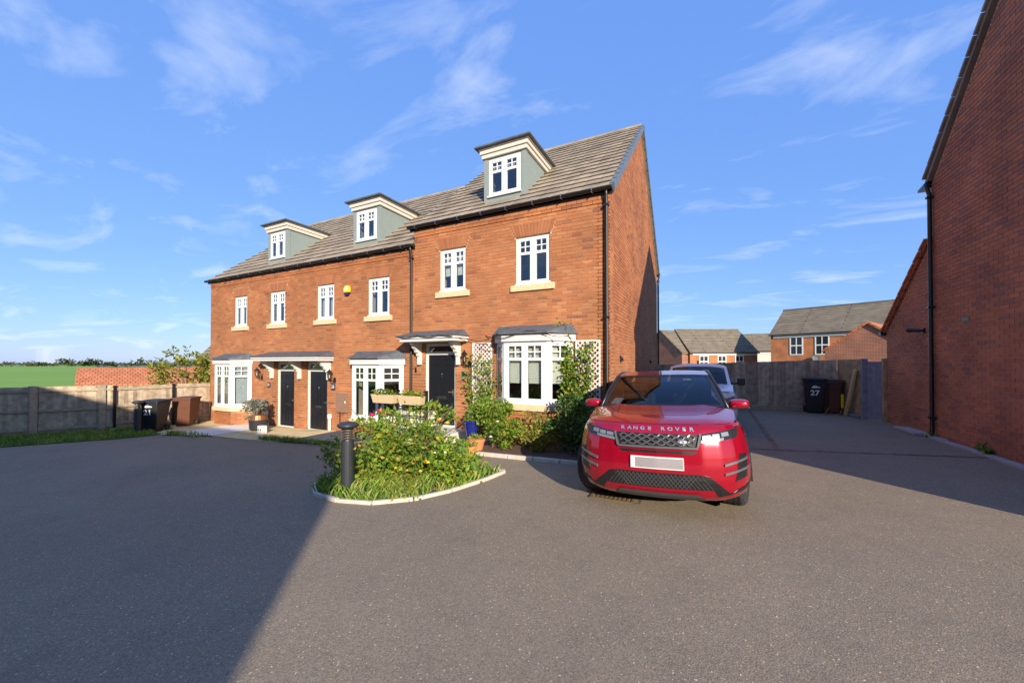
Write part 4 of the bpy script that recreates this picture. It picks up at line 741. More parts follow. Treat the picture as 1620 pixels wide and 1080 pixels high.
# ------------------------------------------------------------------ wheelie bins
def wheelie(label, x, y, rz, m_, num=None, h=1.04, name='wheelie_bin'):
    t = thing(name, label, 'bin', (x, y, gz(x)), rz); q = MB(); w0, w1, d0, d1 = .20, .27, .24, .33
    q.add([(-w0, -d0, .03), (w0, -d0, .03), (w0, d0 - .06, .03), (-w0, d0 - .06, .03), (-w1, -d1, h - .12), (w1, -d1, h - .12), (w1, d1, h - .12), (-w1, d1, h - .12)], [(3,2,1,0),(4,5,6,7),(0,1,5,4),(1,2,6,5),(2,3,7,6),(3,0,4,7)]); q.box(-w1 - .02, w1 + .02, -d1 - .02, d1 + .02, h - .13, h - .085); q.build('body', m_, t, local=True, bevel=.02)
    q = MB(); q.grid(lambda u, v: ((u - .5) * 2 * (w1 + .03), (v - .5) * 2 * (d1 + .03), h - .08 + .05 * (1 - (2*u - 1)**4) * (1 - (2*v - 1)**4)), 8, 8); q.box(-w1 - .03, w1 + .03, -d1 - .03, d1 + .03, h - .085, h - .06); q.build('lid', m_, t, local=True, smooth=False)
    q = MB(); q.tube([(-.22, d1 + .05, h - .09), (.22, d1 + .05, h - .09)], .018, 8); q.box(-.22, -.18, d1 - .02, d1 + .06, h - .11, h - .07); q.box(.18, .22, d1 - .02, d1 + .06, h - .11, h - .07); q.build('handle', m_, t, local=True)
    for sx in (-1, 1): q = MB(((sx * .235, .21, .1), (0, 1, 0), (0, 0, 1), (1, 0, 0))); q.lathe([(.03, -.03), (.1, -.03), (.1, .03), (.03, .03)], (0, 0, 0), 18); q.build('wheel', 'tyre', t, local=True)
    if num:
        lean = math.atan2(d1 - d0, h - .15); yf = lambda z: -(d0 + (d1 - d0) * (z - .03) / (h - .15)) - .004
        M = lambda z: Matrix.Translation((.0, yf(z), z)) @ Matrix.Rotation(R(90) + lean, 4, 'X')
        text_mesh(num, .22, 'white_print', t, 'number', M(.62), bold=.006); q = MB(); z = .80
        q.prism([(-.09, yf(.79), .775), (.13, yf(.79), .785), (.12, yf(.82), .81), (.06, yf(.83), .825), (.03, yf(.84), .845), (-.03, yf(.84), .845), (-.06, yf(.82), .815)], (0, .004, 0)); q.build('council_mark', 'white_print', t, local=True)
    return t
wheelie('black wheelie bin marked 21 beside the left fence', -15.62, 5.75, R(38), 'bin_black', '21', 1.05); wheelie('brown wheelie bin beside the 21 bin', -16.0, 6.75, R(40), 'bin_brown', None, 1.05)
wheelie('black wheelie bin marked 27 against the end fence', 3.02, 14.9, R(-8), 'bin_black', '27', 1.12); wheelie('dark brown wheelie bin behind the sawhorse stand', 3.42, 14.95, R(-8), 'bin_brown', None, 1.08)
t = thing('folding_trestle', 'folded metal trestle with a yellow handle strap by the fence', 'trestle', (3.42, 14.3, .12))
for x in (3.25, 3.58): q = MB(); q.tube([(x, 14.5, .12), (x + .02, 14.42, 1.05)], .018, 8); q.build('leg', 'black_plastic', t); q = MB(); q.tube([(x - .12, 14.2, .13), (x + .03, 14.46, .3)], .02, 8); q.build('foot', 'rust_grate', t)
q = MB(); q.tube([(3.2, 14.42, 1.04), (3.64, 14.42, 1.06)], .02, 8); q.tube([(3.25, 14.44, .9), (3.6, 14.44, .92)], .012, 8); q.build('top_bar', 'black_plastic', t); q = MB(); q.box(3.555, 3.615, 14.40, 14.46, .32, .72); q.build('strap', 'yellow_plastic', t, bevel=.01)
t = MB(); t.beam((3.60, 14.25, .13), (3.735, 13.86, 1.45), .05, .17, up=(0, 1, 0)); tag(t.build('timber_plank', 'new_timber', bevel=.005), 'pale new timber plank leaning on the brown fence panel', 'plank'); t = MB(); t.beam((3.6, 14.75, .13), (3.66, 15.2, 1.4), .04, .03); tag(t.build('thin_batten', 'fence_post'), 'thin grey batten leaning beside the pale plank', 'batten')
t = MB(); t.beam((3.70, 14.15, .17), (3.72, 13.7, .17), .1, .06); tag(t.build('timber_offcut', 'grey_timber'), 'grey timber offcut lying at the fence foot', 'offcut')
# ------------------------------------------------------------------ building on the right: gable facing the drive, garage wing behind
RX = 4.16; RF, RB = 4.5, 10.87; RE = 5.30; RM = (RF + RB) / 2; RT = RE + (RB - RM) * 1.0
RG = ((RX, 0, 0), (0, 1, 0), (-1, 0, 0), (0, 0, 1)); rb_ = thing('neighbour_house', 'large shaded brick house with bare gable beside the parking bays', 'house', (7.6, RM, .1))
q = MB(RG); q.prism([(RF, -.006, -.1), (RB, -.006, -.1), (RB, -.006, RE), (RM, -.006, RT), (RF, -.006, RE)], (0, -.28, 0)); rgw = q.build('gable_wall', 'mortar_dark', rb_)
rspan = lambda z: (RF, RB) if z < RE else (RF + (z - RE), RB - (z - RE))
brickwork([(rgw, RG, lay(RG, RF, RB, .0, RT, span=rspan))], 300, 'brick_dark', ok=lambda p: True)
q = MB(); q.box(RX + .29, 11, RF, RF + .28, -.1, RE); q.build('front_wall', 'far_brick_dark', rb_); q = MB(); q.box(RX + .29, 11, RB - .28, RB, -.1, RE); q.build('rear_wall', 'far_brick_dark', rb_); q = MB(); q.prism([(11, RF, -.1), (11, RB, -.1), (11, RB, RE), (11, RM, RT), (11, RF, RE)], (.28, 0, 0)); q.build('far_gable_wall', 'far_brick_dark', rb_)
q = MB(); o_ = .1; q.prism([(RX - .06, RF - o_, RE - .02), (RX - .06, RM, RT + .08), (RX - .06, RB + o_, RE - .02), (RX - .06, RB + o_, RE + .10), (RX - .06, RM, RT + .20), (RX - .06, RF - o_, RE + .10)], (7.4, 0, 0)); rr_ = q.build('roof', 'tile', rb_)
for sgn in (-1, 1):
    n = 15
    for i in range(n):
        a, b = i / n, (i + .97) / n; y = lambda f_: RM + sgn * (RB - RM + .1) * (1 - f_); z = lambda f_: RE + (RT - RE) * f_ + .16
        q = MB(); q.beam((RX - .05, y(a), z(a) + .015), (RX - .05, y(b), z(b) - .0), .10, .05, up=(0, -sgn * -1, 1)); q.build('verge_tile', 'fence_post' if False else 'tile', rr_)
q = MB(); q.box(RX - .07, RX + .12, RB + .02, RB + .18, RE - .04, RE + .07); q.prism([(RX - .08, RB + .0, RE - .06), (RX - .08, RB + .34, RE - .02), (RX - .08, RB + .34, RE + .03), (RX - .08, RB + .0, RE + .08)], (.6, 0, 0)); q.build('gutter_end', 'gutter_black', rb_)
downpipe(rb_, RX, RB - .08, gz(4.1), RE + .02, (-1, 0))
for y, z in ((9.75, 2.43),): q = MB(RG); q.box(y - .1, y + .1, .0045, .012, z - .03, z + .03); q.build('air_brick', 'car_black', rb_)
GYE, GE = 13.05, 2.42; ga = thing('brick_garage', 'low brick garage wing beyond the neighbour house downpipe', 'garage', (6.5, 12, .1)); GX2 = RX - .02; GF = ((GX2, 0, 0), (0, 1, 0), (-1, 0, 0), (0, 0, 1)); gsl = .78; gtop = lambda y: GE + (GYE - y) * gsl
q = MB(GF); q.prism([(RB + .01, -.006, -.1), (GYE, -.006, -.1), (GYE, -.006, GE), (RB + .01, -.006, gtop(RB + .01))], (0, -.25, 0)); gg = q.build('gable_wall', 'mortar_dark', ga)
brickwork([(gg, GF, lay(GF, RB + .01, GYE, .0, gtop(RB), span=lambda z: (RB + .01, GYE if z < GE else max(RB + .02, GYE - (z - GE) / gsl))))], 0, 'brick_dark')
q = MB(); q.box(GX2 + .26, 10, GYE - .25, GYE, -.1, GE); q.build('rear_wall', 'far_brick_dark', ga); q = MB(); q.prism([(GX2 - .05, RB + .02, gtop(RB) - .0), (GX2 - .05, GYE + .12, GE - .08), (GX2 - .05, GYE + .12, GE + .0), (GX2 - .05, RB + .02, gtop(RB) + .09)], (6, 0, 0)); gr = q.build('roof', 'far_tile_red', ga)
for i in range(9): a, b = i / 9, (i + .96) / 9; y = lambda f_: GYE + .12 - (GYE + .1 - RB) * f_; z = lambda f_: GE + .02 + (gtop(RB) + .07 - GE) * f_; q = MB(); q.beam((GX2 - .04, y(a), z(a) + .02), (GX2 - .04, y(b), z(b)), .1, .04); q.build('verge_tile', 'terracotta', gr)
q = MB(); q.box(GX2 - .1, GX2 + .1, GYE + .05, GYE + .19, GE - .06, GE + .02); q.build('gutter_end', 'gutter_black', ga)
t = thing('outdoor_lamp', 'small black spotlight fixed high on the garage gable', 'lamp', (GX2, 11.15, 2.32)); q = MB(GF); q.box(11.1, 11.2, .005, .04, 2.28, 2.38); q.build('base', 'black_plastic', t); q = MB(); q.tube([(GX2 - .04, 11.15, 2.33), (GX2 - .12, 11.2, 2.34), (GX2 - .2, 11.32, 2.36)], [.03, .04, .05], 10); q.build('head', 'black_plastic', t)
tag((lambda q: (q.box(RX - .28, RX - .02, 10.95, 11.9, gz(4) , gz(4) + .06), q.build('concrete_slab', 'concrete', bevel=.01))[1])(MB()), 'flat grey concrete slab beside the downpipe foot', 'slab')
q = MB()
for i in range(11): y = 4.6 + i * .57; q.box(RX - .13 - rng.uniform(0, .03), RX - .012, y, y + .56, gz(4.1) - .02, gz(4.1) + .035 + rng.uniform(-.01, .01))
tag(q.build('wall_footing', 'concrete', bevel=.012), 'narrow rough concrete strip along the neighbour house foot', 'kerb')
m = MB()
for (y, n) in ((10.65, 26), (9.2, 60), (9.05, 40)):
    foliage(m, (RX - .1, y, gz(4.1) + .07), (.08, .14, .07), n, .06, clump=4)
o = m.build('wall_weeds', 'leaf', normals=False); o['kind'] = 'stuff'; tag(o, 'small weeds at the neighbour wall foot', 'weeds')
# unseen block added behind the viewer to shadow the left of the tarmac
bk = thing('shadow_block', 'unseen long brick block with shallow roof, added to shade the left tarmac', 'building', (-8.5, -12.5, 0))
q = MB(); q.box(-24, 6.77, -16.5, -8.5, -.8, 6.9); q.build('wall', 'far_brick', bk); q = MB(); q.prism([(-24.2, -8.35, 6.9), (-24.2, -12.5, 8.2), (-24.2, -16.6, 6.9)], (31.1, 0, 0)); q.build('roof', 'far_tile', bk)
for x in range(-22, 6, 3):
    for z in (.9, 3.4, 5.3):
        q = MB(); q.box(x, x + 1.2, -8.5, -8.46, z, z + 1.2); w_ = q.build('window', 'upvc', bk)
        for k in (0, 1): q = MB(); q.box(x + .07 + k*.56, x + .57 + k*.56, -8.458, -8.45, z + .08, z + 1.12); q.build('pane', 'lamp_dark', w_)
# ------------------------------------------------------------------ houses beyond the end fence
def far_house(label, A, B, depth, zg, ze, zr, wall, roofm, wins, name='brick_house', gable_trim=True, fascia=True):
    """A, B: ends of the visible eaves front; depth runs away from the viewer"""
    A, B = Vector((*A, 0)), Vector((*B, 0)); U = (B - A); L = U.length; U.normalize(); V = Vector((U.y, -U.x, 0)); fr = (tuple(A), tuple(U), tuple(V), (0, 0, 1)); t = thing(name, label, 'house', ((A.x + B.x)/2, (A.y + B.y)/2 + depth/2, zg))
    q = MB(fr); q.prism([(0, 0, zg), (0, -depth, zg), (0, -depth, ze), (0, -depth/2, zr - .12), (0, 0, ze)], (L, 0, 0)); q.build('wall', wall, t)
    q = MB(fr); q.prism([(-.08, .18, ze - .06), (-.08, -depth/2, zr), (-.08, -depth - .18, ze - .06), (-.08, -depth - .18, ze + .05), (-.08, -depth/2, zr + .12), (-.08, .18, ze + .05)], (L + .16, 0, 0)); ro = q.build('roof', roofm, t)
    q = MB(fr); q.box(-.08, L + .08, -depth/2 - .12, -depth/2 + .12, zr + .06, zr + .19); q.build('ridge_tile', roofm, ro)
    if fascia: q = MB(fr); q.box(.25, L - .05, .003, .10, ze - .32, ze - .08); q.build('fascia', 'upvc', t)
    q = MB(fr); q.box(-.1, L + .1, .16, .28, ze - .10, ze + .0); q.build('gutter', 'gutter_black', t)
    for (a, z0, w, h, cross) in wins:
        q = MB(fr); e = .09; q.box(a, a + w, .004, .05, z0, z0 + e); q.box(a, a + w, .004, .05, z0 + h - e, z0 + h); q.box(a, a + e, .004, .05, z0 + e, z0 + h - e); q.box(a + w - e, a + w, .004, .05, z0 + e, z0 + h - e); q.box(a + w/2 - .035, a + w/2 + .035, .004, .048, z0 + e, z0 + h - e); q.box(a + e, a + w - e, .004, .046, z0 + h*.48, z0 + h*.48 + .1)
        wn_ = q.build('window', 'upvc', t)
        for (p0, p1) in ((a + e, a + w/2 - .035), (a + w/2 + .035, a + w - e)):
            for (r0, r1) in ((z0 + e, z0 + h*.48), (z0 + h*.48 + .1, z0 + h - e)): g = MB(fr); g.box(p0, p1, .006, .02, r0, r1); g.build('pane', 'lamp_dark', wn_)
    return t
A_, B_ = (-1.5, 46.3), (5.1, 49.6)
far_house('low brown roofed brick house beyond the end fence with three windows', A_, B_, 7.5, -2.4, 2.75, 5.45, 'far_brick', 'far_tile', [(1.0, 1.05, 1.0, 1.35, 1), (3.0, 1.05, .95, 1.35, 1), (4.9, 1.05, .95, 1.35, 1)])
wg = thing('brick_house', 'cross gable wing joining the low brown roofed house', 'house', (-3.4, 47.5, -2.4)); fr = ((-2.3, 45.9, 0), (-.72, .69, 0), (-.69, -.72, 0), (0, 0, 1))
q = MB(); pA, pB = Vector((-2.28, 45.9, 0)), Vector((-7.2, 50.3, 0)); mid = (pA + pB) / 2; dr = Vector((.66, .75, 0)) * 7
q.prism([(pA.x, pA.y, -2.4), (pA.x, pA.y, 2.65), (mid.x, mid.y, 5.35), (pB.x, pB.y, 2.65), (pB.x, pB.y, -2.4)], tuple(dr)); q.build('wall', 'far_brick_dark', wg); q = MB(); o2 = Vector((-.66, -.75, 0)) * .1
q.prism([tuple(pA + o2 + Vector((.1, -.1, 2.58))), tuple(mid + o2 + Vector((0, 0, 5.36))), tuple(pB + o2 + Vector((-.1, .1, 2.58))), tuple(pB + o2 + Vector((-.1, .1, 2.70))), tuple(mid + o2 + Vector((0, 0, 5.48))), tuple(pA + o2 + Vector((.1, -.1, 2.70)))], tuple(dr)); q.build('roof', 'far_tile', wg)
far_house('taller brick house with white fascia and two white windows behind the end fence', (5.8, 45.5), (15.2, 41.0), 7.6, -2.0, 4.35, 7.0, 'far_brick', 'far_tile', [(1.6, 2.35, 1.05, 1.75, 1), (3.55, 2.35, 1.05, 1.75, 1), (6.0, 2.8, 1.1, 1.2, 1)])
far_house('pale house glimpsed between the two far brick houses', (4.6, 62), (9.5, 62), 7, -2, 3.2, 5.6, 'cream_paint', 'far_tile', [])
g2 = thing('detached_garage', 'brick garage with orange tiled roof behind the end fence', 'garage', (7.7, 30, -.5)); a, b = Vector((6.15, 27.8, 0)), Vector((9.4, 26.0, 0)); mid = (a + b) / 2; dr = Vector((.48, .87, 0)) * 6
q = MB(); q.prism([(a.x, a.y, -.6), (a.x, a.y, 2.35), (mid.x, mid.y, 3.75), (b.x, b.y, 2.35), (b.x, b.y, -.6)], tuple(dr)); q.build('wall', 'far_brick_dark', g2); q = MB(); o2 = Vector((-.05, -.1, 0)); dn = (b - a).normalized() * .12
q.prism([tuple(a - dn + o2 + Vector((0, 0, 2.25))), tuple(mid + o2 + Vector((0, 0, 3.74))), tuple(b + dn + o2 + Vector((0, 0, 2.25))), tuple(b + dn + o2 + Vector((0, 0, 2.36))), tuple(mid + o2 + Vector((0, 0, 3.86))), tuple(a - dn + o2 + Vector((0, 0, 2.36)))], tuple(dr)); q.build('roof', 'far_tile_red', g2)
# satellite dish glimpsed over the fence
t = thing('satellite_dish', 'grey satellite dish on the taller far house', 'dish', (9.0, 43.8, 1.7)); q = MB(((9.0, 43.7, 2.0), (1, 0, 0), (0, .3, .95), (0, -.95, .3))); q.lathe([(.02, 0), (.2, .04), (.28, .09), (.29, .09), (.2, .03)], (0, 0, 0), 18); q.build('dish', 'lead', t); q = MB(); q.tube([(9.0, 43.75, 2.0), (9.0, 44.0, 1.8)], .03, 6); q.build('arm', 'black_plastic', t)
# ------------------------------------------------------------------ beyond the left fence
q = MB(); rg = thing('red_roof_garage', 'low building with orange tiled roof beyond the left fence', 'garage', (-41, 13, -2)); a, b = Vector((-43.9, 11.4, 0)), Vector((-41.6, 18.6, 0)); n_ = Vector((.95, -.30, 0))
q.prism([tuple(a + n_*2 + Vector((0, 0, -.1))), tuple(a + Vector((0, 0, 1.1))), tuple(a - n_*2 + Vector((0, 0, -.1))), tuple(a - n_*2 + Vector((0, 0, -2.2))), tuple(a + n_*2 + Vector((0, 0, -2.2)))], tuple(b - a)); q.build('wall', 'far_brick', rg); q = MB(); q.prism([tuple(a + n_*2.3 + Vector((0, 0, -.18))), tuple(a + Vector((0, 0, 1.12))), tuple(a - n_*2.3 + Vector((0, 0, -.18))), tuple(a - n_*2.3 + Vector((0, 0, -.06))), tuple(a + Vector((0, 0, 1.24))), tuple(a + n_*2.3 + Vector((0, 0, -.06)))], tuple(b - a)); q.build('roof', 'far_tile_red', rg)
far_house('brick house with sloping gable behind the far end of the terrace', (-25.9, 11.5), (-20.5, 15.0), 6, -2.0, 1.75, 3.9, 'far_brick', 'far_tile', [], fascia=False)
def tree(label, base, crown, n, size, leafm, trunk_h, name='tree'):
    t = thing(name, label, 'tree', base); m = MB(); 
    for (c, rad, k) in crown: foliage(m, c, rad, k, size)
    m.build('crown', leafm, t, normals=False); m = MB(); bx, by, bz = base; m.tube([(bx, by, bz), (bx + .05, by, bz + trunk_h * .5), (bx, by + .05, bz + trunk_h)], [.09, .07, .04], 7)
    for (c, rad, k) in crown: m.tube([(bx, by, bz + trunk_h * .7), ((bx + c[0])/2, (by + c[1])/2, (bz + trunk_h + c[2])/2), c], [.05, .035, .015], 6)
    m.build('trunk', 'stem', t); return t
tree('small yellowing tree leaning over the left fence', (-24.3, 10.3, -1.9), [((-25.2, 9.8, 1.1), (.9, .8, .8), 520), ((-23.8, 10.6, 1.25), (1.0, .8, .75), 620), ((-24.4, 10.2, 1.9), (.55, .5, .6), 180), ((-23.1, 10.9, .9), (.7, .6, .6), 300), ((-25.0, 9.9, 2.1), (.3, .3, .35), 50)], 0, .16, 'leaf_yellow', 2.4)
hm = MB()
for k in range(240):
    u = k / 240; a = R(62 + 62 * u); d = 430; x, y = -math.sin(a) * d, math.cos(a) * d; foliage(hm, (x, y, -.4 + 1.1 * rng.random()), (5, 5, rng.uniform(.7, 1.5)), 26, 1.3, clump=4)
o = hm.build('field_hedge', 'hedge', normals=False); o['kind'] = 'stuff'; tag(o, 'dark hedge along the far edge of the green field', 'hedge')
for (u, w, h) in ((103, 4, 5), (124, 6, 3.8), (142, 3, 5.2), (153, 3, 5), (176, 4, 2.8), (222, 5, 5), (60, 4, 2.4)):
    a = math.atan((u - 810) / FPX) - PSI; d = 415; x, y = math.sin(a) * d, math.cos(a) * d; tree('distant rounded hedgerow tree on the field skyline', (x, y, -1.5), [((x, y, -1.5 + h * .62), (w, w, h * .42), 150)], 0, 1.5, 'hedge', h * .5, 'hedgerow_tree')['group'] = 'trees on the field skyline'
# ------------------------------------------------------------------ vehicles
class Car:
    """body surface from a plan curve (x half-width against y) and a set of height rows with inset"""
    def __init__(s, plan, rows): s.plan = plan; s.rows = rows
    def inset(s, z): return float(np.interp(z, [r[0] for r in s.rows], [r[1] for r in s.rows]))
    def P(s, x, z, off=0.0):
        ax = min(abs(x), .99 * s.plan[-1][0]); xs = [p[0] for p in s.plan]; ys = [p[1] for p in s.plan]; y = float(np.interp(ax, xs, ys)); e = .02; y2 = float(np.interp(min(ax + e, xs[-1]), xs, ys)); y1 = float(np.interp(max(ax - e, 0), xs, ys)); sl_ = (y2 - y1) / (min(ax + e, xs[-1]) - max(ax - e, 0)); n = Vector((-sl_, 1, 0)).normalized(); k = s.inset(z) - off; sx = 1 if x >= 0 else -1
        return (sx * (ax + n.x * k), y + n.y * k, z)
    def patch(s, corners, nu, nv, off, depth=.03):
        """corners (x,z): bottom-left, bottom-right, top-right, top-left; a slab that follows the body surface"""
        m = MB(); (a, b, c, d) = [Vector(q) for q in corners]
        def f_(u, v, o): q = (a*(1-u) + b*u)*(1-v) + (d*(1-u) + c*u)*v; return s.P(q[0], q[1], o)
        m.grid(lambda u, v: f_(u, v, off), nu, nv)
        rim = [(i/nu, 0) for i in range(nu)] + [(1, j/nv) for j in range(nv)] + [(1 - i/nu, 1) for i in range(nu)] + [(0, 1 - j/nv) for j in range(nv)]; k = len(rim)
        m.add([f_(u, v, off) for u, v in rim] + [f_(u, v, off - depth) for u, v in rim], [(i, (i+1) % k, k + (i+1) % k, k + i) for i in range(k)]); return m
def wheel(par, x, y, r, w, steer=0, side=1):
    o = bpy.data.objects.new('wheel', None); 
    fr = ((0, 0, 0), (0, 1, 0), (0, 0, 1), (1, 0, 0)); q = MB(fr); q.lathe([(r*.64, -w/2 + .02), (r*.93, -w/2), (r*.985, -w/2 + .025), (r, -w/4), (r, w/4), (r*.985, w/2 - .025), (r*.93, w/2), (r*.64, w/2 - .02)], (0, 0, 0), 40); tyre = q.build('wheel', 'tyre', None, local=True, smooth=False); tyre.parent = par; tyre.location = (x, y, r); tyre.rotation_euler = (0, 0, steer)
    q = MB(fr)
    for g in (-.32, -.12, .12, .32): q.lathe([(r*.99, g*w - .006), (r*1.003, g*w - .005), (r*1.003, g*w + .005), (r*.99, g*w + .006)], (0, 0, 0), 40)
    q.build('tread_groove', 'car_black', tyre, local=True)
    q = MB(fr); s_ = side
    for k in range(5):
        a = k * 2 * math.pi / 5
        for da in (-.12, .12): q.beam((.05 * math.cos(a), .05 * math.sin(a), s_*w*.30), (r*.66 * math.cos(a + da), r*.66 * math.sin(a + da), s_*w*.40), .05, .03, up=(0, 0, 1))
    q.lathe([(r*.62, -w*.4), (r*.66, -w*.4), (r*.66, w*.4), (r*.62, w*.4)], (0, 0, 0), 36); q.lathe([(.0, s_*w*.24), (.07, s_*w*.26), (.07, s_*w*.34), (.0, s_*w*.36)], (0, 0, 0), 16); q.build('rim', 'alloy', tyre, local=True); return tyre
def body_shell(c, L, wheels, r_arch, hw, top_rows, paint, par, ny=110):
    """lower body: front fascia swept round into the sides, wheel openings cut out"""
    pl = c.plan; perim = []
    for i in range(len(pl) - 1):
        n = max(2, int(math.hypot(pl[i+1][0] - pl[i][0], pl[i+1][1] - pl[i][1]) / .035))
        for k in range(n): t = k / n; perim.append((pl[i][0] + (pl[i+1][0] - pl[i][0]) * t, pl[i][1] + (pl[i+1][1] - pl[i][1]) * t))
    y = pl[-1][1]; n = int((L - .35 - y) / .045)
    for k in range(n + 1): perim.append((hw, y + (L - .35 - y) * k / n))
    for t in (.25, .5, .75, 1.0): perim.append((hw - .35 * (1 - math.cos(t * math.pi / 2)), L - .35 + .35 * math.sin(t * math.pi / 2)))
    perim.append((0.3, L)); perim.append((0, L)); N = len(perim); nrm = []
    for i in range(N):
        a = perim[max(0, i-1)]; b = perim[min(N-1, i+1)]; d = Vector((b[0] - a[0], b[1] - a[1], 0)).normalized(); nrm.append(Vector((-d.y, d.x, 0)))
    nrm[0] = Vector((0, 1, 0)); nrm[-1] = Vector((0, -1, 0)); z0 = c.rows[0][0]; z1 = c.rows[-1][0]; nz = 30; m = MB(); vid = {}
    for sd in (1, -1):
        for i, (px, py) in enumerate(perim):
            for j in range(nz + 1):
                z = z0 + (z1 - z0) * j / nz; k = c.inset(z); q = Vector((px, py, 0)) + nrm[i] * k; vid[(sd, i, j)] = len(m.v); m.v.append((sd * max(0, q.x), q.y, z))
        for i in range(N - 1):
            for j in range(nz):
                zc_ = z0 + (z1 - z0) * (j + .5) / nz; yc = (perim[i][1] + perim[i+1][1]) / 2; xc = (perim[i][0] + perim[i+1][0]) / 2
                if xc > .7 and any(math.hypot(yc - wy, zc_ - wz) < r_arch for wy, wz in wheels): continue
                f_ = [vid[(sd, i, j)], vid[(sd, i+1, j)], vid[(sd, i+1, j+1)], vid[(sd, i, j+1)]]; m.f.append(tuple(f_ if sd > 0 else f_[::-1])); m.r.append(.5)
    return m, perim, nrm
def make_car():
    t = thing('red_suv', 'metallic red sport utility car parked nose out beside the house', 'car', (-.56, 6.46, gz(-.56)), R(3.0)); t.rotation_euler = (0, R(-1.8), R(3.0)); OY = -2.14
    plan = [(0, 0), (.25, .012), (.45, .04), (.62, .09), (.75, .165), (.84, .26), (.905, .40), (.94, .58), (.95, .78)]; rows = [(.20, .16), (.25, .07), (.32, .025), (.42, .0), (.55, .0), (.66, .012), (.76, .03), (.84, .05), (.90, .075), (.945, .11), (.965, .15)]
    c = Car(plan, rows); hw = .95; L = 4.37; wh = [(.86, .37), (3.54, .37)]
    def out(m, name, mt, par=t, **k):
        m.v = [(p[0], p[1] + OY, ZM(p[2])) for p in m.v]; return m.build(name, mt, par, local=True, **k)
    ZM = lambda z: float(np.interp(z, [0, .2, .74, .965, 1.1, 1.62, 2], [0, .2, .785, 1.01, 1.09, 1.525, 1.9]))
    m, perim, nrm = body_shell(c, L, wh, .405, hw, None, 'car_red', t); body = out(m, 'body', 'car_red', smooth=True)
    # bonnet: from the leading edge back to the windscreen, crowned, with two raised creases
    def hood(u, v):
        x = (2*u - 1); y0 = c.P(.90 * x, .965)[1] ; hx = .80 + .04 * v; yy = y0 * (1 - v) + v * (1.22 + .16 * x * x * -1); X = x * hx; z = .965 + .135 * v ** .75 * (1 - .12 * x * x) + .03 * (1 - x ** 4) * math.sin(min(1, v * 6) * math.pi / 2) - .02 * x ** 6
        z += .012 * math.exp(-((abs(x) - .62) / .07) ** 2) * min(1, v * 3); return (X, yy, z)
    m = MB(); m.grid(hood, 40, 22); out(m, 'bonnet', 'car_red', smooth=True)
    m = MB(); m.tube([(lambda p: (p[0], p[1] - .004, p[2] - .004))(c.P(.90 * (2*k/40 - 1), .962, .002)) for k in range(41)], .0055, 5); out(m, 'bonnet_gap', 'car_black')
    # wing tops between bonnet edge and body side
    for sd in (-1, 1):
        m = MB()
        def wing(u, v, sd=sd):
            y = .42 + (1.45 - .42) * v; a = Vector(hood(1 if sd > 0 else 0, min(1, max(0, (y - .40) / .82)))); xo = float(np.interp(y, [p[1] for p in plan], [p[0] for p in plan])) - .135; b = Vector((sd * (xo + .0), y, .965)); p = a * (1 - u) + b * u; p.z += .03 * math.sin(u * math.pi) ; p.y = y if v > .02 else p.y; return tuple(p)
        m.grid(wing, 8, 14); out(m, 'wing', 'car_red', smooth=True)
    # cabin: belt line to roof
    st = [(1.22, .80, 1.07, 1.09), (1.62, .735, 1.33, 1.36), (1.98, .645, 1.545, 1.565), (2.5, .635, 1.60, 1.625), (3.2, .615, 1.585, 1.61), (3.85, .57, 1.53, 1.555)]
    m = MB(); n_ = len(st)
    def roofp(u, v):
        k = 2 + v * 3; i = min(int(k), 4); f_ = k - i; a, b = st[i], st[i+1]; y = a[0] + (b[0] - a[0]) * f_; h = a[1] + (b[1] - a[1]) * f_; zs = a[2] + (b[2] - a[2]) * f_; zc_ = a[3] + (b[3] - a[3]) * f_; x = 2*u - 1; return (x * h, y - .07 * (1 - x*x) * (1 - v), zs + (zc_ - zs) * (1 - abs(x) ** 2.6) + .012)
    m.grid(roofp, 20, 14); out(m, 'roof', 'car_red', smooth=True)
    def ws(u, v): x = 2*u - 1; a = (x * .775, 1.24 - .17 * (1 - x*x), 1.085 + .012 * (1 - x*x)); b = roofp(u, 0); return (a[0]*(1-v) + b[0]*v, a[1]*(1-v) + b[1]*v - .02 * math.sin(v*math.pi), a[2]*(1-v) + (b[2] - .012)*v + .018 * math.sin(v * math.pi))
    m = MB(); m.grid(ws, 24, 12); out(m, 'windscreen', 'windscreen', smooth=True)
    m = MB()                                                     # black band round the screen
    for (u0, u1, v0, v1) in ((0, 1, 0, .06), (0, .035, .06, 1), (.965, 1, .06, 1), (.035, .965, .95, 1)): m.grid(lambda u, v: (lambda p: (p[0], p[1] - .004, p[2] + .004))(ws(u0 + (u1 - u0)*u, v0 + (v1 - v0)*v)), 20, 3)
    out(m, 'screen_surround', 'car_black', smooth=True)
    for sd in (-1, 1):
        m = MB(); pts_ = [(sd * .80, 1.22, 1.06), (sd * .735, 1.6, 1.33), (sd * .66, 1.97, 1.55), (sd * .65, 2.5, 1.605), (sd * .63, 3.2, 1.59), (sd * .58, 3.85, 1.53)]; m.tube(pts_, [.022, .02, .022, .03, .03, .03], 8); out(m, 'pillar', 'car_black', smooth=True)
        m = MB(); m.add([(sd * .80, 1.3, 1.04), (sd * .83, 2.4, 1.06), (sd * .82, 3.9, 1.10), (sd * .59, 3.8, 1.5), (sd * .64, 3.2, 1.57), (sd * .66, 2.5, 1.585), (sd * .675, 2.0, 1.53), (sd * .745, 1.62, 1.31)], [(0, 1, 5, 6, 7), (1, 2, 3, 4, 5)]); out(m, 'side_window', 'car_black')
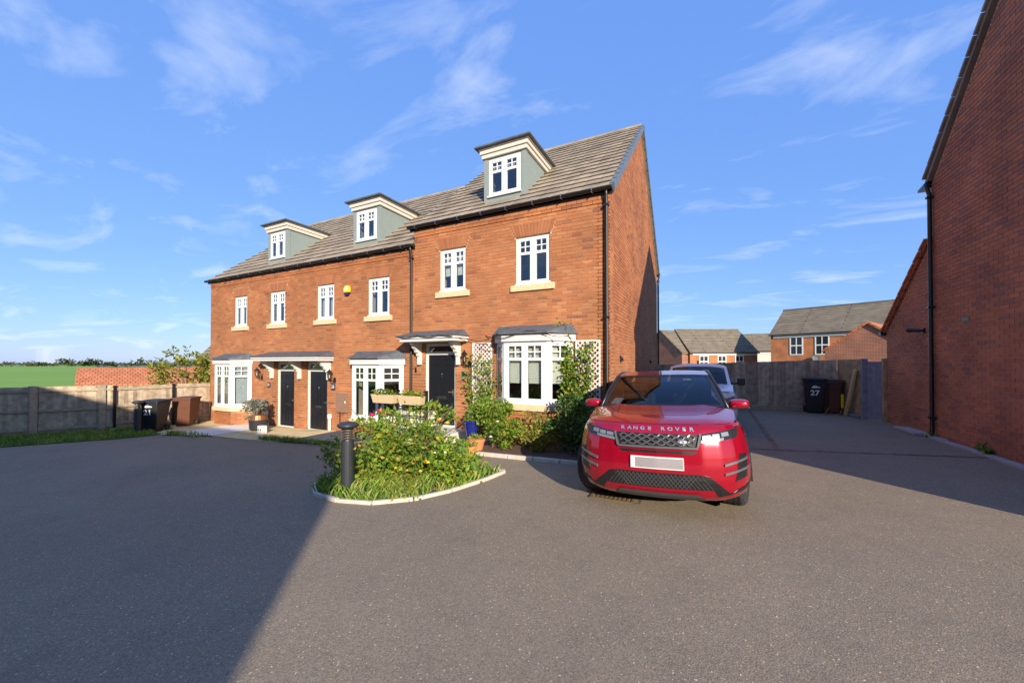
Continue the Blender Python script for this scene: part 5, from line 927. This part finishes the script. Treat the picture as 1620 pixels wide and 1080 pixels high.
        m = MB(); m.grid(lambda u, v: (sd * (.80 + .03 * u), 1.15 + 2.9 * v, 1.06 - .12 * u ** 2 + .02 * v) if u < .99 else (sd * .835, 1.15 + 2.9 * v, .955), 6, 10); out(m, 'shoulder', 'car_red', smooth=True)
        # mirrors
        m = MB(); m.grid(lambda u, v: (sd * (.945 + .12 * math.copysign(abs(math.cos(u*2*math.pi)) ** .7, math.cos(u*2*math.pi)) * math.sin(v*math.pi) ** .45), 1.42 + .085 * -math.cos(v*math.pi), 1.115 + .078 * math.copysign(abs(math.sin(u*2*math.pi)) ** .7, math.sin(u*2*math.pi)) * math.sin(v*math.pi) ** .45), 18, 10); mi = out(m, 'mirror', 'car_red', smooth=True)
        m = MB(); m.box(min(sd*.85, sd*1.055), max(sd*.85, sd*1.055), 1.345, 1.49, 1.025, 1.085); m.box(min(sd*.78, sd*.88), max(sd*.78, sd*.88), 1.40, 1.47, 1.03, 1.075); out(m, 'mirror_base', 'car_black', bevel=.01)
        # headlamp: dark housing, bright lower blade, lens elements
        cs = [(sd*.415, .775), (sd*.80, .83), (sd*.865, .925), (sd*.43, .868)]; cs = cs if sd > 0 else [cs[1], cs[0], cs[3], cs[2]]
        hl = out(c.patch(cs, 12, 5, .010), 'headlamp', 'lamp_dark', smooth=False)
        c2 = [(sd*.43, .782), (sd*.66, .812), (sd*.665, .838), (sd*.44, .812)]; c2 = c2 if sd > 0 else [c2[1], c2[0], c2[3], c2[2]]; out(c.patch(c2, 10, 2, .017, .012), 'light_blade', 'headlamp', hl)
        for (xa, xb, za, zb) in ((.46, .54, .822, .858), (.555, .63, .832, .870), (.65, .72, .845, .885)): c3 = [(sd*xa, za), (sd*xb, za + .01), (sd*xb, zb + .008), (sd*xa, zb)]; c3 = c3 if sd > 0 else [c3[1], c3[0], c3[3], c3[2]]; out(c.patch(c3, 3, 3, .015, .01), 'lamp_unit', 'headlamp', hl)
        # side air blades in the bumper corners
        c4 = [(sd*.74, .42), (sd*.86, .455), (sd*.875, .665), (sd*.80, .68)]; c4 = c4 if sd > 0 else [c4[1], c4[0], c4[3], c4[2]]; vt = out(c.patch(c4, 5, 6, .004), 'side_vent', 'car_black')
        for zz in (.50, .585): c5 = [(sd*.64, zz - .012 - .006), (sd*.868, zz + .035), (sd*.868, zz + .053), (sd*.64, zz + .004)]; c5 = c5 if sd > 0 else [c5[1], c5[0], c5[3], c5[2]]; out(c.patch(c5, 8, 1, .018, .02), 'vent_blade', 'grille_grey', vt)
        c6 = [(sd*.70, .285), (sd*.91, .335), (sd*.91, .375), (sd*.76, .335)]; c6 = c6 if sd > 0 else [c6[1], c6[0], c6[3], c6[2]]; out(c.patch(c6, 8, 2, .006), 'corner_trim', 'car_black')
        # wheel arch trim and liner
        for wy, wz in wh:
            m = MB(); m.add([(sd * .62, wy + .43 * math.cos(a), wz + .43 * math.sin(a)) for a in [2 * math.pi * k / 20 for k in range(20)]] + [(sd * .93, wy + .43 * math.cos(a), wz + .43 * math.sin(a)) for a in [2 * math.pi * k / 20 for k in range(20)]], [(k, (k+1) % 20, 20 + (k+1) % 20, 20 + k) for k in range(20) if 0 <= k < 10] + [tuple(range(20))]); out(m, 'arch_liner', 'car_black')
    # grille with rows of hexagons
    gr_ = out(c.patch([(-.385, .742), (.385, .742), (.425, .868), (-.425, .868)], 20, 4, .008), 'grille', 'car_black')
    m = MB()
    def bar(p, q, w=.009): m.beam(c.P(p[0], p[1], .018), c.P(q[0], q[1], .018), w, .02, up=(0, 1, 0))
    pw, zr_ = .098, (.765, .795, .825, .852)
    for ri, z in enumerate(zr_):
        k = -5
        while k <= 5:
            x = (k + (.5 if ri % 2 else 0)) * pw
            seq = [(x - .049, z - .008), (x - .03, z - .008), (x - .012, z + .008), (x + .012, z + .008), (x + .03, z - .008), (x + .049, z - .008)]
            for p, q in zip(seq, seq[1:]):
                if abs(p[0]) < .37 + (p[1] - .74) * .3 and abs(q[0]) < .37 + (q[1] - .74) * .3: bar(p, q)
            k += 1
    out(m, 'mesh', 'grille_grey', gr_)
    m = MB()
    for p, q in (((-.40, .733), (.40, .733)), ((.40, .733), (.437, .87)), ((-.40, .733), (-.437, .87))):
        for k in range(14): a = Vector(p).lerp(Vector(q), k / 14); b = Vector(p).lerp(Vector(q), (k + 1.04) / 14); m.beam(c.P(a[0], a[1], .014), c.P(b[0], b[1], .014), .02, .03, up=(0, 1, 0))
    out(m, 'grille_frame', 'grille_grey', gr_)
    q = MB(); q.grid(lambda u, v: (lambda p: (p[0], p[1] - .008 * math.sin(v * math.pi), p[2]))(c.P(.255 + .048 * math.cos(u*2*math.pi) * (1 - v*.999), .795 + .022 * math.sin(u*2*math.pi) * (1 - v*.999), .034)), 20, 4); out(q, 'badge', 'badge', gr_, smooth=True)
    out(c.patch([(-.36, .672), (.36, .672), (.40, .70), (-.40, .70)], 18, 2, .003), 'upper_slot', 'car_black')
    lo = out(c.patch([(-.60, .335), (.60, .335), (.42, .485), (-.42, .485)], 20, 5, .003), 'lower_intake', 'car_black'); m = MB()
    for k in range(30):
        for sgn in (1, -1):
            x = -.60 + k * .042; p, q = (x, .345), (x + sgn * .11, .475)
            if all(abs(a[0]) < .58 - (a[1] - .345) * 1.15 for a in (p, q)): m.beam(c.P(*p, .008), c.P(*q, .008), .006, .008, up=(0, 1, 0))
    out(m, 'intake_mesh', 'car_grey', lo)
    for sd in (-1, 1): c7 = [(sd*.60, .262), (sd*.73, .285), (sd*.50, .47), (sd*.435, .485)]; c7 = c7 if sd > 0 else [c7[1], c7[0], c7[3], c7[2]]; out(c.patch(c7, 5, 6, .005), 'intake_wing', 'car_black')
    out(c.patch([(-.50, .205), (.50, .205), (.40, .285), (-.40, .285)], 18, 3, .02, .05), 'skid_plate', 'car_grey')
    pz = out(c.patch([(-.262, .525), (.262, .525), (.262, .64), (-.262, .64)], 12, 2, .024, .02), 'number_plate', 'plate_edge'); out(c.patch([(-.215, .535), (.255, .535), (.255, .63), (-.215, .63)], 12, 2, .026, .002), 'plate_face', 'plate', pz)
    # lettering on the bonnet edge
    for i, ch in enumerate('RANGE ROVER'):
        if ch == ' ': continue
        x = -.36 + i * .072; p = c.P(x, .915, .004); yaw = math.atan2(c.P(x + .01, .915)[1] - c.P(x - .01, .915)[1], .02)
        text_mesh(ch, .052, 'badge', t, 'letter', Matrix.Translation((p[0], p[1] + OY - .004, ZM(p[2]))) @ Matrix.Rotation(yaw, 4, 'Z') @ Matrix.Rotation(R(62), 4, 'X'), .003, .002, sx=1.25)
    # wipers, interior
    for sx in (-.1, .42): m = MB(); m.beam((sx, 1.10 + .1 * abs(sx), 1.112), (sx + .48 if sx < 0 else sx - .5, 1.13, 1.118), .012, .018); out(m, 'wiper', 'car_black')
    m = MB(); m.box(-.78, .78, 1.2, 1.75, .80, 1.04); m.box(-.8, .8, 1.0, 4.0, .35, .45); m.box(-.75, .75, 3.3, 3.9, .5, 1.35); out(m, 'dashboard', 'seat', bevel=.04)
    for sx in (-.37, .37): m = MB(); m.box(sx - .25, sx + .25, 2.25, 2.42, .5, 1.22); m.box(sx - .13, sx + .13, 2.30, 2.40, 1.24, 1.44); out(m, 'seat', 'seat', bevel=.05)
    m = MB(); m.tube([(-.37 + .18 * math.cos(a), 1.80 - .06 * math.sin(a), 1.03 + .17 * math.sin(a)) for a in [2*math.pi*k/20 for k in range(21)]], .016, 6); m.beam((-.53, 1.81, 1.03), (-.21, 1.81, 1.03), .03, .03); out(m, 'steering_wheel', 'car_black')
    m = MB(); a = [ws(.06, .06), ws(.15, .07), ws(.17, .24), ws(.085, .26)]; m.add([(p[0], p[1] + .012, p[2] - .012) for p in a], [(0, 1, 2, 3)]); out(m, 'permit', 'paper'); m = MB(); a = [ws(.72, .82), ws(.80, .82), ws(.80, .88), ws(.72, .88)]; m.add([(p[0], p[1] + .01, p[2] - .01) for p in a], [(0, 1, 2, 3)]); out(m, 'sticker', 'sticker')
    for sx, sy, s_ in ((-1, .86, R(-14)), (1, .86, R(-14)), (-1, 3.54, 0), (1, 3.54, 0)): w_ = wheel(t, sx * .80, sy + OY, .37, .245, s_, sx)
    m = MB(); m.box(-.7, .7, .35, 4.2, .20, .35); out(m, 'underbody', 'car_black')
make_car()
def make_van():
    t = thing('white_van', 'small white van parked behind the red car', 'van', (-.18, 11.75, gz(-.2)), 0); OY = -2.1; hw = .86; L = 4.2
    plan = [(0, 0), (.3, .02), (.55, .08), (.72, .2), (.82, .4), (.86, .7)]; rows = [(.2, .12), (.3, .03), (.5, 0), (.75, .01), (.92, .05), (1.0, .10)]; c = Car(plan, rows); wh = [(.82, .31), (3.35, .31)]
    def out(m, name, mt, par=t, **k): m.v = [(p[0], p[1] + OY, p[2]) for p in m.v]; return m.build(name, mt, par, local=True, **k)
    m, _, _ = body_shell(c, L, wh, .35, hw, None, 'van_white', t); out(m, 'body', 'van_white', smooth=True)
    m = MB(); m.grid(lambda u, v: ((2*u-1) * (.74 + .02*v), c.P(.7 * (2*u-1), 1.0)[1] * (1-v) + v * .95, 1.0 + .12 * v ** .8 + .02 * (1 - (2*u-1)**4)), 20, 8); out(m, 'bonnet', 'van_white', smooth=True)
    top = lambda u, v: ((2*u-1) * (.66 - .02*v), 1.55 + 2.5*v - .08 * (1 - (2*u-1)**2) * (1-v), 1.545 + .075 * (1 - abs(2*u-1)**3.0) + .02 * math.sin(v*math.pi)); m = MB(); m.grid(top, 20, 10); out(m, 'roof', 'van_white', smooth=True)
    ws = lambda u, v: tuple(Vector(((2*u-1) * .735, 1.0 - .12 * (1 - (2*u-1)**2), 1.11)).lerp(Vector(top(u, 0)), v)); m = MB(); m.grid(lambda u, v: ws(.05 + .9*u, .04 + .84*v), 16, 8); out(m, 'windscreen', 'windscreen', smooth=True)
    m = MB(); 
    for (u0, u1, v0, v1) in ((0, .05, 0, 1), (.95, 1, 0, 1), (.05, .95, .88, 1), (.05, .95, 0, .04)): m.grid(lambda u, v: ws(u0 + (u1-u0)*u, v0 + (v1-v0)*v), 8, 6)
    out(m, 'screen_frame', 'van_white', smooth=True)
    for sd in (-1, 1):
        m = MB(); m.grid(lambda u, v: (sd * (.80 - .13 * u ** 1.6 if v > .0 else .80 - .13*u), 1.0 + .55*u*(1 if v < .2 else .9) + (3.05 - .45 * u) * v, .98 + .57 * u), 8, 12); sw = out(m, 'side_panel', 'van_white', smooth=True)
        m = MB(); m.add([(sd * .80, 1.35, 1.10), (sd * .80, 2.3, 1.10), (sd * .70, 2.25, 1.48), (sd * .70, 1.72, 1.48)], [(0, 1, 2, 3)]); out(m, 'side_window', 'car_black')
        m = MB(); m.box(min(sd*.88, sd*1.04), max(sd*.88, sd*1.04), 1.25, 1.37, 1.10, 1.28); m.box(min(sd*.78, sd*.90), max(sd*.78, sd*.90), 1.28, 1.34, 1.12, 1.17); out(m, 'mirror', 'car_black', bevel=.03)
        c4 = [(sd*.46, .70), (sd*.78, .74), (sd*.80, .90), (sd*.50, .84)]; c4 = c4 if sd > 0 else [c4[1], c4[0], c4[3], c4[2]]; out(c.patch(c4, 8, 4, .008), 'headlamp', 'headlamp')
        for wy, s_ in ((.82, 0), (3.35, 0)): wheel(t, sd * .72, wy + OY, .31, .2, s_, sd)
    out(c.patch([(-.4, .52), (.4, .52), (.42, .66), (-.42, .66)], 12, 3, .006), 'grille', 'car_black'); out(c.patch([(-.5, .28), (.5, .28), (.5, .42), (-.5, .42)], 12, 3, .006), 'lower_intake', 'car_black')
    m = MB(); m.box(-.7, .7, 1.05, 1.5, .8, 1.06); m.box(-.7, .7, 2.2, 2.4, .4, 1.4); m.box(-.7, .7, .5, 4.0, .3, .4); out(m, 'interior', 'seat'); m = MB(); m.tube([(0, 1.62, 1.62), (0, 1.66, 1.70)], .02, 6); out(m, 'aerial', 'car_black')
make_van()
# drain grating in the tarmac by the car
t = thing('drain_grate', 'rusty slotted drain grating in the tarmac by the car bumper', 'drain', (-1.0, 4.9, gz(-1.0)))
for k in range(9): q = MB(); x = -1.25 + k * .055; q.box(x, x + .028, 4.78, 5.02, gz(x) + .002, gz(x) + .008); q.build('bar', 'rust_grate', t)
q = MB()
for a, b, c_, d in ((-1.28, -.73, 4.75, 4.78), (-1.28, -.73, 5.02, 5.05), (-1.31, -1.28, 4.75, 5.05), (-.73, -.70, 4.75, 5.05)): q.box(a, b, c_, d, gz(-1) + .001, gz(-1) + .011)
q.build('frame', 'rust_grate', t)
